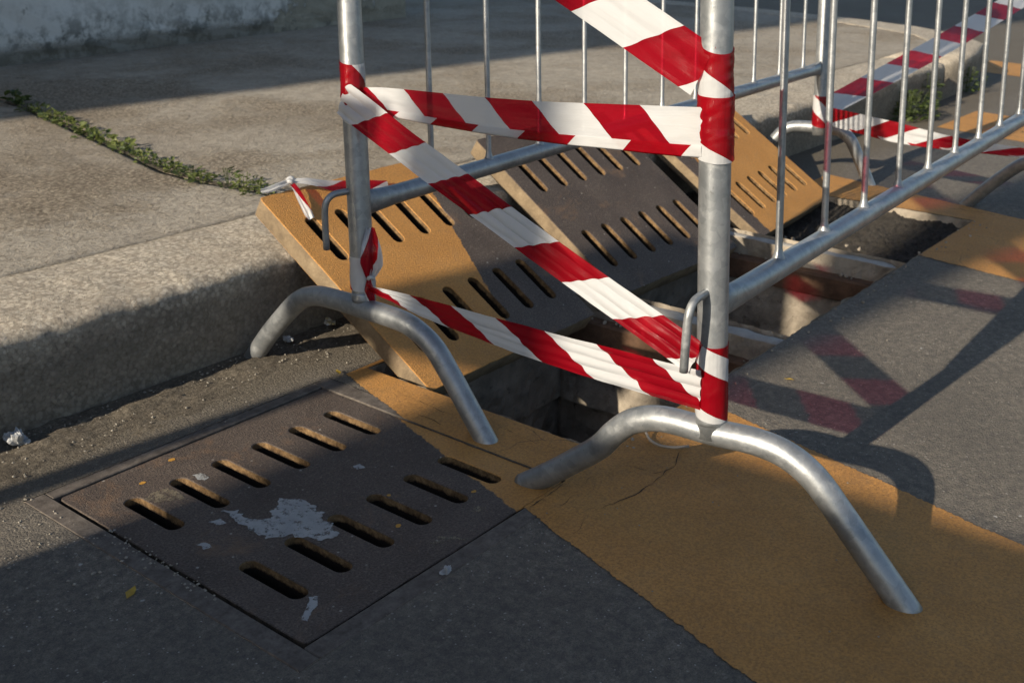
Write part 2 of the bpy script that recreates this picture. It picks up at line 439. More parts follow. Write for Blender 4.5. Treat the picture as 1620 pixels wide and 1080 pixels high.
def empty(name, loc=(0, 0, 0)):
    o = bpy.data.objects.new(name, None)
    COL.objects.link(o)
    o.location = loc
    o.empty_display_size = 0.05
    return o

def tag(o, label=None, cat=None, group=None, kind=None):
    if label: o['label'] = label
    if cat: o['category'] = cat
    if group: o['group'] = group
    if kind: o['kind'] = kind
    return o

def catmull(pts, n=8):
    P = [V(p) for p in pts]
    P = [P[0] * 2 - P[1]] + P + [P[-1] * 2 - P[-2]]
    out = []
    for i in range(1, len(P) - 2):
        a, b, c, d = P[i - 1:i + 3]
        for k in range(n):
            t = k / n
            out.append(0.5 * ((2 * b) + (c - a) * t + (2 * a - 5 * b + 4 * c - d) * t * t + (3 * b - a - 3 * c + d) * t ** 3))
    out.append(P[-2])
    return out

def sweep(pts, radii, seg=16, up=None, scales=None, cap=True):
    """tube verts/faces along pts; radii number or list; scales list of (su, sv)"""
    pts = [V(p) for p in pts]
    n = len(pts)
    if not isinstance(radii, (list, tuple)):
        radii = [radii] * n
    T = []
    for i in range(n):
        a = pts[max(i - 1, 0)]; b = pts[min(i + 1, n - 1)]
        T.append((b - a).normalized())
    ref = V(up) if up is not None else (V((0, 0, 1)) if abs(T[0].z) < 0.9 else V((1, 0, 0)))
    N = (ref - T[0] * ref.dot(T[0])).normalized()
    verts, faces = [], []
    for i in range(n):
        N = (N - T[i] * N.dot(T[i])).normalized()
        B = T[i].cross(N)
        su, sv = scales[i] if scales else (1, 1)
        for k in range(seg):
            a = 2 * math.pi * k / seg
            verts.append(pts[i] + N * (math.cos(a) * radii[i] * su) + B * (math.sin(a) * radii[i] * sv))
    for i in range(n - 1):
        for k in range(seg):
            k2 = (k + 1) % seg
            faces.append((i * seg + k, i * seg + k2, (i + 1) * seg + k2, (i + 1) * seg + k))
    if cap:
        faces.append(tuple(range(seg))[::-1])
        faces.append(tuple((n - 1) * seg + k for k in range(seg)))
    return verts, faces

def merge(parts):
    v, f = [], []
    for a, b in parts:
        o = len(v)
        v += a
        f += [tuple(i + o for i in q) for q in b]
    return v, f

def tube(name, pts, r, mat, parent=None, seg=16, up=None, scales=None):
    v, f = sweep(pts, r, seg, up, scales)
    o = mesh(name, v, f, mat, parent, smooth=True)
    return o

def box_vf(x0, x1, y0, y1, z0, z1):
    v = [V((x, y, z)) for z in (z0, z1) for y in (y0, y1) for x in (x0, x1)]
    f = [(0, 2, 3, 1), (4, 5, 7, 6), (0, 1, 5, 4), (2, 6, 7, 3), (0, 4, 6, 2), (1, 3, 7, 5)]
    return v, f

def bev_box(name, x0, x1, y0, y1, z0, z1, mat, parent=None, bev=0.004, seg=2, cuts=0, amp=0.0, nscale=12):
    bm = bmesh.new()
    v, f = box_vf(x0, x1, y0, y1, z0, z1)
    bv = [bm.verts.new(p) for p in v]
    for q in f:
        bm.faces.new([bv[i] for i in q])
    if bev:
        bmesh.ops.bevel(bm, geom=bm.edges[:], offset=bev, segments=seg, profile=0.6, affect='EDGES')
    if cuts:
        bmesh.ops.subdivide_edges(bm, edges=[e for e in bm.edges if e.calc_length() > 0.08], cuts=cuts, use_grid_fill=True)
        for vt in bm.verts:
            d = noise.noise_vector(vt.co * nscale) * amp
            vt.co += d
    return bm_obj(name, bm, mat, parent)

def flat_patch(name, pts, z, mat, parent=None, jit=0.002, sub=9):
    """a thin flat irregular patch (paint, stain) from an outline of xy points"""
    out = []
    n = len(pts)
    for i in range(n):
        a = V((*pts[i][:2], 0)); b = V((*pts[(i + 1) % n][:2], 0))
        for k in range(sub):
            p = a.lerp(b, k / sub)
            d = (noise.noise_vector(p * 90 + V((3, 7, 1))) + noise.noise_vector(p * 260 + V((1, 2, 9))) * 0.55) * jit
            out.append(V((p.x + d.x, p.y + d.y, z)))
    tris = geometry.tessellate_polygon([out])
    fs = []
    for t in tris:
        a, b, c = (out[i] for i in t)
        fs.append(t if (b - a).cross(c - a).z > 0 else t[::-1])
    return mesh(name, out, fs, mat, parent)

# ------------------------------------------------------------------ road, with the openings of the drain
PIT0 = (-0.505, 0.086, 0.262, 0.862)
PITS = (0.160, 1.990, 0.300, 0.836)
KZ = 0.172
def road():
    xs = [-150, PIT0[0], PIT0[1], PITS[0], PITS[1], 150]
    ys = [-150, PIT0[2], PITS[2], PITS[3], PIT0[3], 150]
    v = [V((x, y, 0)) for y in ys for x in xs]
    f = []
    for j in range(5):
        for i in range(5):
            cx, cy = (xs[i] + xs[i + 1]) / 2, (ys[j] + ys[j + 1]) / 2
            if PIT0[0] < cx < PIT0[1] and PIT0[2] < cy < PIT0[3]: continue
            if PITS[0] < cx < PITS[1] and PITS[2] < cy < PITS[3]: continue
            a = j * 6 + i
            f.append((a, a + 1, a + 7, a + 6))
    tag(mesh('road', v, f, M_ASPH), kind='structure')
road()

def stripe(name, xl, xr, y0, y1, holes, z=0.0012, step=0.0025):
    """one painted road stripe with ragged edges, cut out over the drain openings"""
    verts, faces = [], []
    ys = set([y0, y1])
    for h in holes:
        ys |= {h[2], h[3]}
    ys = sorted(y for y in ys if y0 <= y <= y1)
    for a, b in zip(ys, ys[1:]):
        mid = (a + b) / 2
        hs = sorted([(h[0], h[1]) for h in holes if h[2] <= mid <= h[3]])
        n = max(1, int((b - a) / step))
        rows = []
        for k in range(n + 1):
            y = a + (b - a) * k / n
            L = xl(y) + 0.0032 * noise.noise(V((y * 21, xl(0) * 9, 0))) + 0.0032 * noise.fractal(V((y * 120, 3 + xl(0), 0)), 0.6, 2.0, 4)
            R = xr(y) + 0.0032 * noise.noise(V((y * 21, xl(0) * 9 + 20, 0))) + 0.0032 * noise.fractal(V((y * 120, 9 + xl(0), 0)), 0.6, 2.0, 4)
            iv = []
            cur = L
            for h0, h1 in hs:
                iv.append((cur, max(cur, min(h0, R)))); cur = max(cur, min(R, h1))
            iv.append((cur, max(cur, R)))
            rows.append((y, iv))
        for (ya, ia), (yb, ib) in zip(rows, rows[1:]):
            for p, q in zip(ia, ib):
                if p[1] - p[0] < 1e-4 and q[1] - q[0] < 1e-4: continue
                o = len(verts)
                verts += [V((p[0], ya, z)), V((p[1], ya, z)), V((q[1], yb, z)), V((q[0], yb, z))]
                faces.append((o, o + 1, o + 2, o + 3))
    return tag(mesh(name, verts, faces, M_YEL), kind='structure')
HOLES = [(PITS[0] + 0.001, PITS[1], PITS[2], PITS[3]), (-0.4722, 0.0485, 0.2935, 0.8375)]
stripe('yellow_marking', lambda y: -0.066 + 0.31 * (y - 0.26), lambda y: 0.425 + 0.24 * (y - 0.22), -2.0, 0.846, HOLES)
stripe('yellow_marking', lambda y: 1.565 + 0.20 * (y - 0.324), lambda y: 2.13 + 0.26 * (y - 0.34), -2.0, 0.85, HOLES)
stripe('yellow_marking', lambda y: 3.34 + 0.25 * (y - 0.85), lambda y: 3.83 + 0.25 * (y - 0.85), -2.0, 0.87, [])
stripe('yellow_marking', lambda y: 5.05 + 0.25 * (y - 0.95), lambda y: 5.55 + 0.25 * (y - 0.95), -2.0, 1.35, [])

def crack(pts, w, seed):
    P = []
    for (ax, ay), (bx, by) in zip(pts, pts[1:]):
        n = max(2, int(math.hypot(bx - ax, by - ay) / 0.006))
        for k in range(n):
            t = k / n
            x, y = ax + (bx - ax) * t, ay + (by - ay) * t
            P.append((x + 0.004 * noise.noise(V((x * 60, y * 60, seed))), y + 0.004 * noise.noise(V((x * 60, y * 60, seed + 9)))))
    v, f = [], []
    for i, (x, y) in enumerate(P):
        q = P[min(i + 1, len(P) - 1)]; r = P[max(i - 1, 0)]
        d = V((q[0] - r[0], q[1] - r[1], 0)).normalized()
        ww = 0.55 * w * max(0.12, 0.55 + 1.3 * noise.noise(V((x * 45, y * 45, seed + 4)))) * min(1, 4 * min(i, len(P) - 1 - i) / len(P) + 0.15)
        v += [V((x - d.y * ww, y + d.x * ww, 0.0021)), V((x + d.y * ww, y - d.x * ww, 0.0021))]
    for i in range(len(P) - 1):
        f.append((2 * i, 2 * i + 1, 2 * i + 3, 2 * i + 2))
    o = mesh('crack', v, f, M_CRACK)
    tag(o, kind='structure')
for i_, (pts_, w_) in enumerate([
        ([(0.040, 0.288), (-0.02, 0.2866), (-0.064, 0.285)], 0.0016),
        ([(0.088, 0.272), (0.02, 0.258), (-0.036, 0.252)], 0.0009),
        ([(0.136, 0.256), (0.15, 0.235), (0.15, 0.206)], 0.0016),
        ([(0.262, 0.215), (0.232, 0.205), (0.195, 0.192), (0.139, 0.187), (0.10, 0.190), (0.074, 0.186), (0.03, 0.20), (-0.003, 0.211)], 0.0016),
        ([(-0.03, 0.205), (-0.052, 0.198), (-0.075, 0.19)], 0.0012),
        ([(0.15, 0.206), (0.165, 0.196), (0.195, 0.192)], 0.0014),
        ([(0.076, 0.628), (0.073, 0.59), (0.070, 0.555)], 0.0016),
        ([(0.118, 0.72), (0.115, 0.66), (0.108, 0.60), (0.112, 0.56)], 0.0012),
        ([(0.128, 0.50), (0.118, 0.42), (0.122, 0.35)], 0.0011),
        ([(0.30, -0.02), (0.24, -0.05), (0.20, -0.12)], 0.0007)]):
    crack(pts_, w_, i_ * 3.1)

# drain pit walls
def rect_ring(x0, x1, y0, y1, z0, z1):
    """four walls of an opening, uneven: the concrete bulges a little into the hole"""
    cs = [(x0, y0), (x1, y0), (x1, y1), (x0, y1)]
    nrm = [(0, 1), (-1, 0), (0, -1), (1, 0)]
    v, f = [], []
    for k in range(4):
        a, b = V((*cs[k], 0)), V((*cs[(k + 1) % 4], 0))
        nu = max(4, int((b - a).length / 0.014))
        nz = max(3, int(abs(z1 - z0) / 0.02))
        base = len(v)
        for j in range(nz + 1):
            for i in range(nu + 1):
                p = a.lerp(b, i / nu) + V((0, 0, z0 + (z1 - z0) * j / nz))
                d = abs(noise.fractal(p * 11, 0.7, 2, 4)) * 0.011 + max(0, noise.noise(p * 48)) * 0.004
                if i in (0, nu): d = 0
                v.append(p + V((nrm[k][0] * d, nrm[k][1] * d, 0)))
        for j in range(nz):
            for i in range(nu):
                q = base + j * (nu + 1) + i
                f.append((q, q + nu + 1, q + nu + 2, q + 1))
    return v, f
def ledge(x0, x1, y0, y1, d, z):
    v = [V((x, y, z)) for e in (0, d) for x, y in ((x0 + e, y0 + e), (x1 - e, y0 + e), (x1 - e, y1 - e), (x0 + e, y1 - e))]
    f = [(k, (k + 1) % 4, (k + 1) % 4 + 4, k + 4) for k in range(4)]
    return v, f
def floor_vf(x0, x1, y0, y1, z):
    return [V((x0, y0, z)), V((x1, y0, z)), V((x1, y1, z)), V((x0, y1, z))], [(0, 1, 2, 3)]
def pit(x0, x1, y0, y1, depth, rebate=0.028):
    p = [rect_ring(x0, x1, y0, y1, 0, -0.047), ledge(x0, x1, y0, y1, rebate, -0.047)]
    a = rebate
    if depth > 0.3:
        p += [rect_ring(x0 + a, x1 - a, y0 + a, y1 - a, -0.047, -0.25), ledge(x0 + a, x1 - a, y0 + a, y1 - a, -0.018, -0.25)]
        b = a - 0.018
        p += [rect_ring(x0 + b, x1 - b, y0 + b, y1 - b, -0.25, -depth), floor_vf(x0 + b, x1 - b, y0 + b, y1 - b, -depth)]
    else:
        p += [rect_ring(x0 + a, x1 - a, y0 + a, y1 - a, -0.047, -depth), floor_vf(x0 + a, x1 - a, y0 + a, y1 - a, -depth)]
    return merge(p)
pv, pf = merge([pit(*PIT0, 0.45, 0.022), pit(0.16, 0.768, 0.30, 0.836, 0.62), pit(0.828, 1.418, 0.30, 0.836, 0.5), pit(1.474, 1.99, 0.30, 0.836, 0.2)])
drain = tag(mesh('drain_pit', pv, pf, M_PIT), kind='structure')
# concrete cross beams between the openings, rounded at the road end
def beam(x0, x1, ytip):
    bm = bmesh.new()
    w = x1 - x0
    prof = [(x0, -0.10), (x0, -0.018), (x0 + 0.008, -0.006), (x0 + 0.018, -0.003), (x1 - 0.018, -0.003), (x1 - 0.008, -0.006), (x1, -0.018), (x1, -0.10)]
    ys = [ytip, ytip + 0.006, ytip + 0.018, ytip + 0.04] + [ytip + 0.04 + (0.834 - ytip - 0.04) * k / 24 for k in range(1, 25)]
    cx = (x0 + x1) / 2
    rows = []
    for j, y in enumerate(ys):
        s = [0.35, 0.7, 0.9, 1.0][j] if j < 4 else 1.0
        rows.append([bm.verts.new((cx + (x - cx) * s + 0.004 * noise.noise(V((x * 40, y * 22, 1))), y, z + 0.004 * noise.noise(V((x * 30, y * 18, 5))) - (0.012 * (1 - s)))) for x, z in prof])
    for a, b in zip(rows, rows[1:]):
        for k in range(len(prof) - 1):
            bm.faces.new((a[k], a[k + 1], b[k + 1], b[k]))
    bm.faces.new(rows[0]); bm.faces.new(rows[-1])
    return bm_obj('beam', bm, M_BEAM, drain, smooth=True)
beam(0.7685, 0.8275, 0.288)
beam(1.4185, 1.4735, 0.312)
# rusty bearing angles along the pit sides
for x0, x1 in ((0.829, 0.862), (1.382, 1.417), (0.735, 0.767)):
    bev_box('bearing_angle', x0, x1, 0.303, 0.833, -0.052, -0.044, M_RUST, drain, 0.002, 1)
for x in (1.376, 0.732):
    bev_box('bearing_angle', x, x + 0.006, 0.303, 0.833, -0.10, -0.046, M_RUST, drain, 0.002, 1)
# silt and rubble in the shallow third opening
def silt():
    nx, ny = 90, 90
    v, f = [], []
    for j in range(ny + 1):
        for i in range(nx + 1):
            x = 1.476 + 0.512 * i / nx; y = 0.304 + 0.528 * j / ny
            h = noise.fractal(V((x * 14, y * 14, 2)), 0.7, 2.1, 5) * 0.008 + 0.014 * max(0, noise.noise(V((x * 60, y * 60, 0)))) + 0.006 * noise.noise(V((x * 120, y * 120, 5)))
            v.append(V((x, y, -0.085 + h + 0.062 * max(0, (x - 1.62) / 0.36) ** 1.3)))
    for j in range(ny):
        for i in range(nx):
            a = j * (nx + 1) + i
            f.append((a, a + 1, a + nx + 2, a + nx + 1))
    o = mesh('silt', v, f, M_DEBRIS, drain, smooth=True)
    o['kind'] = 'stuff'
silt()
def rubble():
    rnd = random.Random(5)
    bm = bmesh.new()
    spots = []
    for _ in range(46): spots.append((rnd.uniform(0.85, 1.40), rnd.uniform(0.32, 0.82), -0.49, rnd.uniform(0.008, 0.04)))
    for _ in range(40): spots.append((rnd.uniform(0.19, 0.74), rnd.uniform(0.32, 0.82), -0.61, rnd.uniform(0.008, 0.035)))
    for _ in range(50): spots.append((rnd.choice((0.745, 0.845, 1.40)) + rnd.uniform(-0.008, 0.008), rnd.uniform(0.31, 0.82), -0.043, rnd.uniform(0.003, 0.009)))
    for _ in range(70): spots.append((rnd.uniform(1.49, 1.98), rnd.uniform(0.32, 0.82), -0.075 + 0.0, rnd.uniform(0.004, 0.014)))
    for _ in range(60): spots.append((rnd.uniform(0.2, 2.0), rnd.choice((0.288, 0.30)) + rnd.gauss(0, 0.012) - 0.012, 0.0, rnd.uniform(0.0015, 0.005)))
    for x, y, z, r in spots:
        g = bmesh.ops.create_icosphere(bm, subdivisions=1, radius=r, matrix=Matrix.Translation((x, y, z + r * 0.4)) @ Matrix.Rotation(rnd.uniform(0, 6), 4, (rnd.random(), rnd.random(), rnd.random() + 0.1)) @ Matrix.Diagonal((1, rnd.uniform(0.5, 0.9), rnd.uniform(0.35, 0.8), 1)))
        for q in g['verts']:
            q.co += noise.noise_vector(q.co * 60 + V((x, y, 0)) * 90) * r * 0.35
    o = bm_obj('rubble', bm, M_PIT, drain)
    o['kind'] = 'stuff'
rubble()
# flat iron frame round the lying cover
fr = empty('cover_frame', (-0.21, 0.56, 0))
tag(fr, 'flush iron surround of the lying slotted cover, nearest the camera', 'frame')
for (x0, x1, y0, y1) in ((-0.504, -0.4725, 0.263, 0.861), (0.0490, 0.0850, 0.263, 0.861), (-0.4720, 0.0485, 0.263, 0.2930), (-0.4720, 0.0485, 0.8380, 0.861)):
    o = bev_box('frame_bar', x0 + 0.21, x1 + 0.21, y0 - 0.56, y1 - 0.56, -0.05, 0.0005, M_FRAME, fr, 0.0015, 1)
for (x0, x1, y0, y1) in ((-0.486, -0.452, 0.29, 0.835), (0.026, 0.06, 0.29, 0.835)):
    pass

# ------------------------------------------------------------------ slotted covers
def cover_mesh():
    cu = bpy.data.curves.new('cover_outline', 'CURVE')
    cu.dimensions = '2D'
    cu.fill_mode = 'BOTH'
    cu.extrude = TH / 2 - 0.0015
    cu.bevel_depth = 0.0015
    cu.bevel_resolution = 1
    def poly(pts):
        sp = cu.splines.new('POLY')
        sp.points.add(len(pts) - 1)
        for p, q in zip(sp.points, pts):
            p.co = (q[0], q[1], 0, 1)
        sp.use_cyclic_u = True
    b = 0.0015
    r = 0.006
    out = []
    for cx, cy, a0 in ((LX / 2 - b - r, LY / 2 - b - r, 0), (-LX / 2 + b + r, LY / 2 - b - r, 90), (-LX / 2 + b + r, -LY / 2 + b + r, 180), (LX / 2 - b - r, -LY / 2 + b + r, 270)):
        for k in range(4):
            a = math.radians(a0 + 30 * k)
            out.append((cx + r * math.cos(a), cy + r * math.sin(a)))
    # lightly chipped straight edges
    res = []
    for i in range(len(out)):
        p = V((*out[i], 0)); q = V((*out[(i + 1) % len(out)], 0))
        n = max(1, int((q - p).length / 0.012))
        for k in range(n):
            w = p.lerp(q, k / n)
            nn = noise.noise(w * 70) * 0.0012 + min(0, noise.noise(w * 28 + V((5, 5, 5))) + 0.25) * 0.004
            d = w.normalized()
            res.append((w.x + d.x * nn, w.y + d.y * nn))
    poly(res)
    hw = 0.0138 + b
    for lo, hi in ((0.075, 0.197), (0.333, 0.458)):
        for i in range(6):
            x = 0.065 + 0.0772 * i - LX / 2 + random.uniform(-0.001, 0.001)
            y0 = lo - LY / 2 + hw - 0.0015; y1 = hi - LY / 2 - hw + 0.0015
            pts = []
            for k in range(9):
                a = math.pi * k / 8
                pts.append((x + hw * math.cos(a), y1 + hw * math.sin(a)))
            for k in range(9):
                a = math.pi + math.pi * k / 8
                pts.append((x + hw * math.cos(a), y0 + hw * math.sin(a)))
            poly(pts)
    ob = bpy.data.objects.new('cover_tmp', cu)
    COL.objects.link(ob)
    dg = bpy.context.evaluated_depsgraph_get()
    me = bpy.data.meshes.new_from_object(ob.evaluated_get(dg))
    bpy.data.objects.remove(ob)
    bpy.data.curves.remove(cu)
    # origin on the top face; slot sides and edge get the second material
    for v in me.vertices:
        v.co.z -= TH / 2
    me.materials.clear()
    for p in me.polygons:
        p.material_index = 1 if abs(p.normal.z) < 0.35 else 0
    me.name = 'cover'
    return me
CM = cover_mesh()
def rotvec(w):
    w = V(w)
    return Matrix.Rotation(w.length, 4, w.normalized())
def cover(pose, mat, label, scale=1.0, side=None):
    me = CM.copy()
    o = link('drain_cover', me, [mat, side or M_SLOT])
    p = V(pose[:3])
    p = CAM + (p - CAM) * scale
    o.matrix_world = Matrix.Translation(p) @ rotvec(pose[3:]) @ Matrix.Diagonal((scale, scale, scale, 1))
    tag(o, label, 'drain cover', 'slotted drain covers')
    return o
# paint half planes in the cover's local (centred) coordinates
def half(p, q, left):
    a = V((p[0] - LX / 2, p[1] - LY / 2)); b = V((q[0] - LX / 2, q[1] - LY / 2))
    n = V((-(b - a).y, (b - a).x)).normalized()
    if not left: n = -n
    return (n.x, n.y, -n.dot(a))
lying = cover((-0.4695 + LX / 2 + 0.0035, 0.2965 + LY / 2, -0.001, 0.0, 0.0, 0.00001), mat_grate('cover_metal_a', half((0.397, 0.0), (0.571, 0.53), False), 1),
              'dark slotted cover lying flat in the road with a white paint splash', 1.0, mat_slot('grate_slot_side_dark_rim', False))
c2 = cover((0.4437, 0.9217, 0.1309, 0.5583, -0.0174, -0.0102), mat_grate('cover_metal_b', half((0.262, 0.0), (0.437, 0.537), True), 2),
           'half yellow half grey slotted cover leaning on the kerb beside the left post')
c3 = cover((1.1133, 0.9349, 0.136, 0.5761, -0.0176, -0.0413), mat_grate('cover_metal_c', None, 3),
           'plain dark slotted cover leaning on the kerb between the two yellow ones')
c4 = cover((2.0071, 1.0549, 0.0644, 0.5861, -0.0366, 0.039), mat_grate('cover_metal_d', half((0.055, 0.0), (0.075, 0.40), False), 4),
           'mostly yellow slotted cover leaning on the kerb, farthest behind the right post', 0.922)
# paint spilt on the lying cover
L0 = lying.matrix_world.translation
def on_lying(name, pts, mat, jit=0.003):
    o = flat_patch(name, [(p[0] - L0.x, p[1] - L0.y) for p in pts], 0.0006, mat, lying, jit)
    return o
on_lying('paint_splash', [(-0.338, 0.620), (-0.322, 0.609), (-0.327, 0.592), (-0.322, 0.568), (-0.301, 0.551), (-0.289, 0.567), (-0.263, 0.584), (-0.242, 0.565), (-0.238, 0.539), (-0.250, 0.520), (-0.247, 0.503), (-0.260, 0.497), (-0.263, 0.47), (-0.272, 0.452), (-0.280, 0.442), (-0.296, 0.455), (-0.318, 0.497), (-0.342, 0.514), (-0.346, 0.534), (-0.340, 0.581)], M_SPLASH, 0.0075)
for pts in ([(-0.44, 0.338), (-0.428, 0.342), (-0.398, 0.366), (-0.392, 0.358), (-0.41, 0.342), (-0.434, 0.330)],
            [(-0.300, 0.742), (-0.288, 0.738), (-0.286, 0.716), (-0.296, 0.712), (-0.302, 0.726)],
            [(-0.122, 0.577), (-0.112, 0.572), (-0.115, 0.558), (-0.126, 0.562)],
            [(-0.415, 0.575), (-0.402, 0.570), (-0.404, 0.553), (-0.414, 0.556)],
            [(-0.366, 0.612), (-0.350, 0.606), (-0.352, 0.590), (-0.363, 0.594)]):
    on_lying('paint_splash', pts, M_SPLASH)
def drop(x, y, r, mat, name='paint_drop'):
    r *= 0.75
    on_lying(name, [(x + r * math.cos(a) * 1.2, y + r * math.sin(a)) for a in [k * math.pi / 4 for k in range(8)]], mat, r * 0.4)
for x, y, r in ((-0.289, 0.809, 0.007), (-0.362, 0.780, 0.006), (-0.205, 0.399, 0.006), (-0.064, 0.380, 0.005), (-0.152, 0.47, 0.004)):
    drop(x, y, r, M_YDROP)
for pts in ([(-0.388, 0.735), (-0.370, 0.745), (-0.347, 0.738), (-0.343, 0.715), (-0.350, 0.69), (-0.366, 0.702), (-0.384, 0.715)],
            [(-0.20, 0.345), (-0.192, 0.338), (-0.176, 0.322), (-0.166, 0.300), (-0.172, 0.298), (-0.183, 0.318), (-0.196, 0.333)],
            [(-0.21, 0.335), (-0.196, 0.33), (-0.19, 0.318), (-0.204, 0.322)],
            [(-0.11, 0.345), (-0.09, 0.348), (-0.085, 0.337), (-0.105, 0.333)]):
    on_lying('scuff', pts, M_SCUFF)

# ------------------------------------------------------------------ pavement, kerb
PATH = [(-40, 1.068), (-12, 1.068)] + [(-6 + 0.5 * k, 1.068) for k in range(20)] + [(4.0, 1.076), (4.5, 1.10), (4.9, 1.18), (5.25, 1.40), (5.5, 1.75), (5.75, 2.2), (6.0, 3.0), (6.15, 4.0), (6.2, 6), (6.2, 12), (6.2, 40)]
def kerb_profile(n_top=14, n_face=12):
    p = [(0.284, KZ - 0.01), (0.284, KZ - 0.001)]
    for k in range(1, n_top):
        p.append((0.284 - (0.284 - 0.024) * k / n_top, KZ))
    for k in range(6):
        a = math.pi / 2 * k / 5
        p.append((0.024 - 0.024 * math.sin(a), KZ - 0.024 + 0.024 * math.cos(a)))
    for k in range(1, n_face + 1):
        p.append((0.006 * k / n_face, (KZ - 0.024 + 0.03) * (1 - k / n_face) - 0.03))
    return p
pave = tag(empty('pavement', (0, 1.36, 0)), kind='structure')
def kerb_piece(path, name='kerb_stone', mat=M_KERB, amp=0.005, parent=None):
    """sweep the kerb section along path (xy points); the inner side is on the left"""
    prof = kerb_profile()
    P = [V((x, y, 0)) for x, y in path]
    v, f = [], []
    m = len(prof)
    for i, p in enumerate(P):
        a = P[max(0, i - 1)]; b = P[min(len(P) - 1, i + 1)]
        t = (b - a).normalized()
        nn = V((-t.y, t.x, 0))
        for w, z in prof:
            q = p + nn * w + V((0, 0, z))
            d = noise.fractal(q * 9, 0.8, 2.0, 4) * amp * 1.0 + noise.noise(q * 38) * amp * 0.35
            edge = 1.0 if z > 0.02 else 0.6
            outw = (nn * -0.6 + V((0, 0, 0.8)))
            if w > 0.25: d *= 0.3
            v.append(q + outw * d * edge - V((0, 1.36, 0)))
    for i in range(len(P) - 1):
        for k in range(m - 1):
            a = i * m + k
            f.append((a, a + m, a + m + 1, a + 1))
    f.append(tuple(range(m))); f.append(tuple((len(P) - 1) * m + k for k in range(m))[::-1])
    return mesh(name, v, f, mat, parent or pave, smooth=True)
def line(x0, x1, st):
    n = max(2, int((x1 - x0) / st))
    return [(x0 + (x1 - x0) * k / n, 1.068) for k in range(n + 1)]
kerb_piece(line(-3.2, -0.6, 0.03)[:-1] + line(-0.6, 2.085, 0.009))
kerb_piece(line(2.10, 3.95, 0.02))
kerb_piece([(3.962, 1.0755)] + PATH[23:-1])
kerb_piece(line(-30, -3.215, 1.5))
# mortar filling of the kerb joint
kerb_piece([(x, 1.078) for x in (2.0855, 2.092, 2.0995)], 'mortar_joint', M_MORTAR, 0.001)
def inner(y):
    pts = PATH[23:]
    for (x0, y0), (x1, y1) in zip(pts, pts[1:]):
        if y0 <= y <= y1 and y1 > y0:
            return x0 + (x1 - x0) * (y - y0) / (y1 - y0) - 0.27
    return 4.4
def jx(y):           # the weedy joint between the two slabs
    pts = [(1.36, 0.475), (1.53, 0.475), (1.68, 0.449), (1.86, 0.452), (2.37, 0.571), (3.02, 0.707), (3.15, 0.723), (5, 1.0), (40, 4)]
    for (a, b), (c, d) in zip(pts, pts[1:]):
        if a <= y <= c:
            return b + (d - b) * (y - a) / (c - a)
    return 0.475
def slab(xa, xb, ys, nx, name='paving_slab'):
    v, f = [], []
    for y in ys:
        a, b = xa(y), xb(y)
        for i in range(nx + 1):
            t = i / nx
            x = a + (b - a) * t
            if xb is jx: x = b - (b - a) * (1 - t) ** 1.0 if False else x
            h = 0.004 * noise.fractal(V((x * 2.2, y * 2.2, 4)), 0.8, 2, 4) + 0.002 * noise.noise(V((x * 14, y * 14, 1)))
            e = min(i, nx - i)
            if e == 0 and abs(x) < 3: h -= 0.002
            v.append(V((x, y - 1.36, KZ - 0.002 + h)))
    for j in range(len(ys) - 1):
        for i in range(nx):
            q = j * (nx + 1) + i
            f.append((q, q + 1, q + nx + 2, q + nx + 1))
    n = len(ys)
    o = mesh(name, v, f, M_PAVE, pave, smooth=True)
    s = o.modifiers.new('thick', 'SOLIDIFY'); s.thickness = 0.1; s.offset = -1
    return o
YS = [1.362 + 0.02 * k for k in range(40)] + [2.17 + 0.05 * k for k in range(40)] + [4.3, 5, 7, 12, 40]
slab(lambda y: -1.6, lambda y: jx(y) - 0.003, YS, 90)
slab(lambda y: jx(y) + 0.003, lambda y: inner(y) if y > 1.4 else 4.5, YS, 170)
slab(lambda y: -40, lambda y: -1.606, [1.362, 2, 3, 4, 8, 40], 4)
jv, jf = [], []
for k_ in range(90):
    y_ = 1.365 + 0.02 * k_
    w_ = 0.010 + 0.007 * noise.noise(V((y_ * 9, 2, 2)))
    jv += [V((jx(y_) - w_, y_ - 1.36, KZ + 0.001)), V((jx(y_), y_ - 1.36, KZ + 0.0035)), V((jx(y_) + w_, y_ - 1.36, KZ + 0.001))]
    if k_:
        o_ = 3 * (k_ - 1)
        jf += [(o_, o_ + 1, o_ + 4, o_ + 3), (o_ + 1, o_ + 2, o_ + 5, o_ + 4)]
mesh('joint_soil', jv, jf, M_SOIL, pave)['kind'] = 'stuff'

